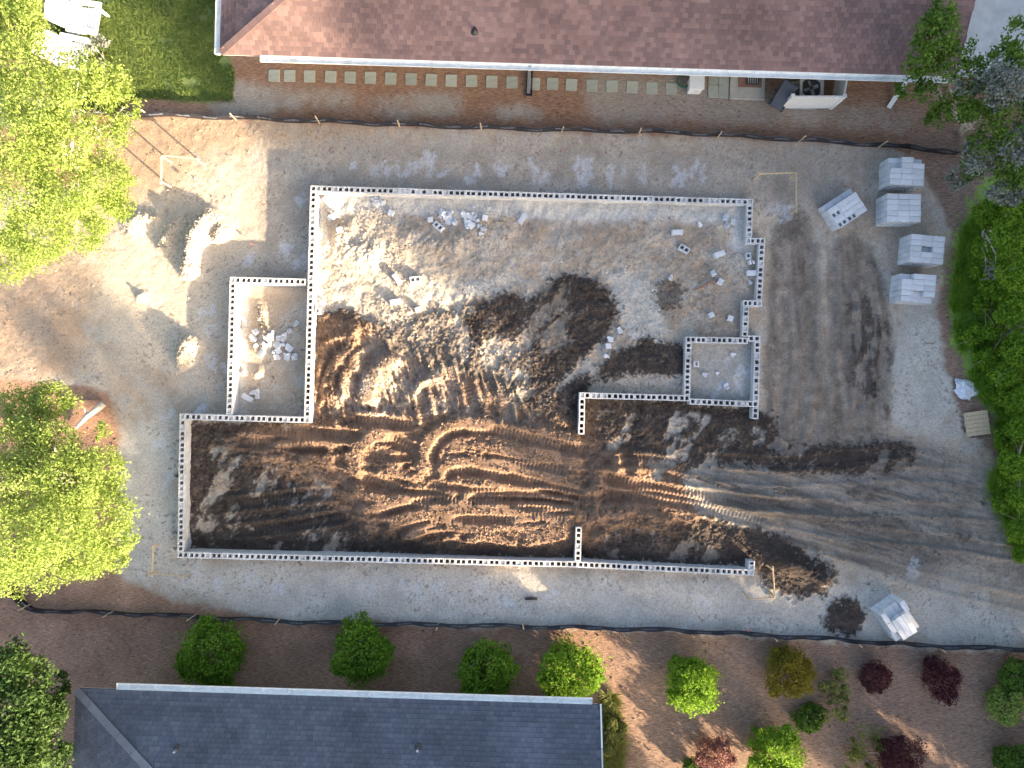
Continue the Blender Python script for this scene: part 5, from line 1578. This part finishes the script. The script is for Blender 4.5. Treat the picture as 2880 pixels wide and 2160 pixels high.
blades('lawn_grass', [(150, -60), (620, -60), (635, 120), (655, 200), (650, 282), (380, 272), (330, 300), (230, 320), (150, 200)], 60000, 0.05, 0.12, 'shaded green lawn at the upper left beside the house', seed=1)
blades('verge_grass', [(2710, 600), (2690, 720), (2670, 860), (2690, 980), (2730, 1080), (2790, 1180), (2810, 1290), (2770, 1360), (2810, 1440), (2840, 1530), (2960, 1560), (2960, 560)], 90000, 0.08, 0.34, 'bright green weeds and grass along the right edge', 'leaf_weed', 2)
blades('side_grass', [(1692, 1955), (1730, 1950), (1745, 2080), (1748, 2200), (1692, 2200)], 7000, 0.08, 0.3, 'pale green grass strip at the right end of the grey house', 'leaf_wisp', 3)

# ------------------------------------------------------------------ small things
p = G(2742, 1190)
pl = empty('wooden_pallet', p, R(8))
tag(pl, 'small tan wooden pallet by the weeds at the right', 'pallet')
for k in range(6): MB().box((0, -0.37 + k * 0.148, 0.13), (0.86, 0.138, 0.018)).build('deck_board', M['wood'], pl)
for k in range(3): MB().box((-0.38 + k * 0.38, 0, 0.075), (0.04, 0.84, 0.09)).build('stringer', M['wood_old'], pl)
for k in range(3): MB().box((0, -0.36 + k * 0.36, 0.02), (0.86, 0.1, 0.018)).build('bottom_board', M['wood_old'], pl)
p = G(2710, 1096)
g = 26
u, w_ = np.meshgrid(np.linspace(-.5, .5, g), np.linspace(-.5, .5, g))
zz = 0.10 + 0.22 * fbm((u * 3 + 9).astype(np.float32), (w_ * 3 + 4).astype(np.float32), 0.7, 4, 1, 0.6) - 0.35 * (u ** 2 + w_ ** 2)
sv = np.stack([u * 0.85 * (1 + 0.2 * np.sin(5 * w_)), w_ * 0.62 * (1 + 0.2 * np.cos(7 * u)), zz], -1).reshape(-1, 3)
ii = np.arange(g * g).reshape(g, g)
sfc = np.stack([ii[:-1, :-1], ii[:-1, 1:], ii[1:, 1:], ii[1:, :-1]], -1).reshape(-1, 4)
o = link('plastic_sheet', np_mesh('plastic_sheet', sv, sfc, M['sheet'], False), None, p, (0, 0, R(-30)))
sol = o.modifiers.new('solid', 'SOLIDIFY'); sol.thickness = 0.006
tag(o, 'crumpled pale plastic sheet lying at the weedy right edge', 'plastic sheet')

for k, (px, py, lab) in enumerate([
    (1578, 434, 'pink marker flag in the strip above the top block wall'), (2162, 530, 'pink marker flag inside the batter board near the rotated block stack'), (2158, 570, 'pink marker flag just outside the upper right wall corner'),
    (532, 517, 'pink marker flag below the batter board at the upper left'), (719, 690, 'pink marker flag on the sand left of the main wall'), (2638, 816, 'red marker flag against the lowest block stack in the row'), (2096, 1772, 'pink marker flag at the bottom silt fence right of the wall end')]):
    p = G(px, py)
    f = empty('marker_flag', p, rr.uniform(0, 3))
    tag(f, lab, 'marker flag', 'survey marker flags')
    MB().tube([(0, 0, -0.05), (0.02, 0, 0.24)], 0.004, 5).build('wire', M['steel'], f)
    MB().add([(0.02, 0, 0.24), (0.13, 0.02, 0.22), (0.13, 0.03, 0.14), (0.02, 0, 0.15), (0.02, 0.004, 0.24), (0.13, 0.024, 0.22), (0.13, 0.034, 0.14), (0.02, 0.004, 0.15)], [(0, 1, 2, 3), (7, 6, 5, 4), (0, 4, 5, 1), (1, 5, 6, 2), (2, 6, 7, 3)]).build('flag', M['pink'], f)

p, q = G(1949, 816), G(2012, 788)
d = q - p
tag(MB().tube([(0, 0, 0.03), (d.x * 0.3, d.y * 0.2, 0.07), (d.x * 0.6, d.y * 0.55, 0.05), (d.x * 0.85, d.y * 0.8, 0.09), (d.x, d.y, 0.08)], [0.015, 0.02, 0.022, 0.018, 0.01], 7).tube([(d.x * 0.6, d.y * 0.55, 0.05), (d.x * 0.75, d.y * 0.9, 0.1)], [0.012, 0.006], 5).build('root', M['root'], None, p, smooth=True), 'bent red-brown root lying on the sand near the right walls', 'root')
for a, b, lab in [((1233, 753), (1266, 742), 'short brown stick on the sand in the middle of the main room'), ((1392, 625), (1440, 632), 'thin pale stick right of the right rubble heap'), ((1600, 1225), (1620, 1255), 'thin straw-coloured stick by the end of the middle wall')]:
    p, q = G(*a), G(*b); d = q - p
    tag(MB().tube([(0, 0, 0.03), (d.x * 0.5, d.y * 0.5 + 0.02, 0.06), (d.x, d.y, 0.04)], [0.018, 0.02, 0.01], 6).tube([(d.x * 0.5, d.y * 0.5 + 0.02, 0.06), (d.x * 0.6, d.y * 0.5 + 0.1, 0.09)], [0.01, 0.004], 5).build('stick', M['wood_old'], None, p), lab, 'stick')
p = G(1494, 1683)
tag(MB().tube([(-0.22, 0, 0.04), (0, 0.02, 0.07), (0.22, -0.01, 0.04)], [0.05, 0.06, 0.045], 8).tube([(0, 0.02, 0.07), (0.05, 0.09, 0.1)], [0.03, 0.012], 6).build('dark_log', M['black'], None, p), 'short dark log lying on the pale strip below the bottom wall', 'log')

# ------------------------------------------------------------------ crumbled soil: clods too many and too small to pick apart
def clods(name, weight, n, smin, smax, label, seed):
    r = np.random.default_rng(seed)
    cell = np.outer(np.gradient(ys), np.gradient(xs)).astype(np.float32)
    wgt = (weight * cell).ravel().astype(np.float64); wgt /= wgt.sum()
    k = r.choice(len(wgt), n, p=wgt)
    x = X.ravel()[k] + r.uniform(-.03, .03, n); y = Y.ravel()[k] + r.uniform(-.03, .03, n); z = Z.ravel()[k]
    tint = col.reshape(-1, 3)[k] * r.uniform(0.75, 1.3, n)[:, None]
    s_ = smin * (smax / smin) ** (r.random(n) ** 2.2)
    oc = np.array([(1, 0, 0), (0, 1, 0), (-1, 0, 0), (0, -1, 0), (0, 0, 1), (0, 0, -1)], np.float32)
    V = oc[None] * r.uniform(0.55, 1.25, (n, 6, 3)) + r.normal(size=(n, 6, 3)) * 0.22
    a = r.uniform(0, 6.28, n); ca, sa = np.cos(a)[:, None], np.sin(a)[:, None]
    V = np.stack([V[..., 0] * ca - V[..., 1] * sa, V[..., 0] * sa + V[..., 1] * ca, V[..., 2] * 0.8], -1)
    V = V * s_[:, None, None] + np.stack([x, y, z + s_ * 0.3], -1)[:, None]
    Fq = np.array([(0, 1, 4), (1, 2, 4), (2, 3, 4), (3, 0, 4), (1, 0, 5), (2, 1, 5), (3, 2, 5), (0, 3, 5)])
    Fa = (Fq[None] + 6 * np.arange(n)[:, None, None]).reshape(-1, 3)
    me = np_mesh(name, V.reshape(-1, 3), Fa, M['ground'], False, {'straw': np.zeros(6 * n)}, np.repeat(tint, 6, 0))
    tag(link(name, me), label, 'soil', kind='stuff')


wall_off = 1 - blur(np.clip(sum((poly_mask([(a_[0] - 9, a_[1] - 9), (b2[0] + 9, a_[1] - 9), (b2[0] + 9, b2[1] + 9), (a_[0] - 9, b2[1] + 9)]) for a_, b2 in [((min(w0[0], w1[0]), min(w0[1], w1[1])), (max(w0[0], w1[0]), max(w0[1], w1[1]))) for w0, w1, _, _ in WALLS]), np.zeros_like(X)), 0, 1), 2)
wall_off = (wall_off > 0.6).astype(np.float32)
site_w = in_site * wall_off
clods('soil_clods', site_w * (dark * (0.6 + 0.8 * brown) * (0.3 + n_mid) * (1 - 0.85 * TR) + 0.03 * mainroom), 30000, 0.012, 0.06, 'crumbled brown soil clods strewn over the dug ground', 21)
heap = (1 - mainroom) * lot * sstep(0.10, 0.2, Z - zb) * (1 - dark) * sstep(900, 700, PX)
clods('heap_lumps', site_w * heap, 3500, 0.012, 0.06, 'loose lumps of sand on the spoil heaps at the left', 23)
clods('sand_lumps', site_w * (mainroom * (1 - dark) * sstep(0.4, 0.6, n_mid) + 0.12 * lot * sstep(0.5, 0.65, n_mid)), 14000, 0.010, 0.045, 'small pale sand lumps and pebbles strewn over the lot', 22)

litter = straw_zone * (1 - gr) * (1 - house_flat) * sstep(24, 20, np.abs(X)) * sstep(18, 15, np.abs(Y))
clods('mulch_chips', litter * (0.3 + n_mid), 12000, 0.012, 0.05, 'bark chips and fallen leaves scattered over the mulch beds', 24)
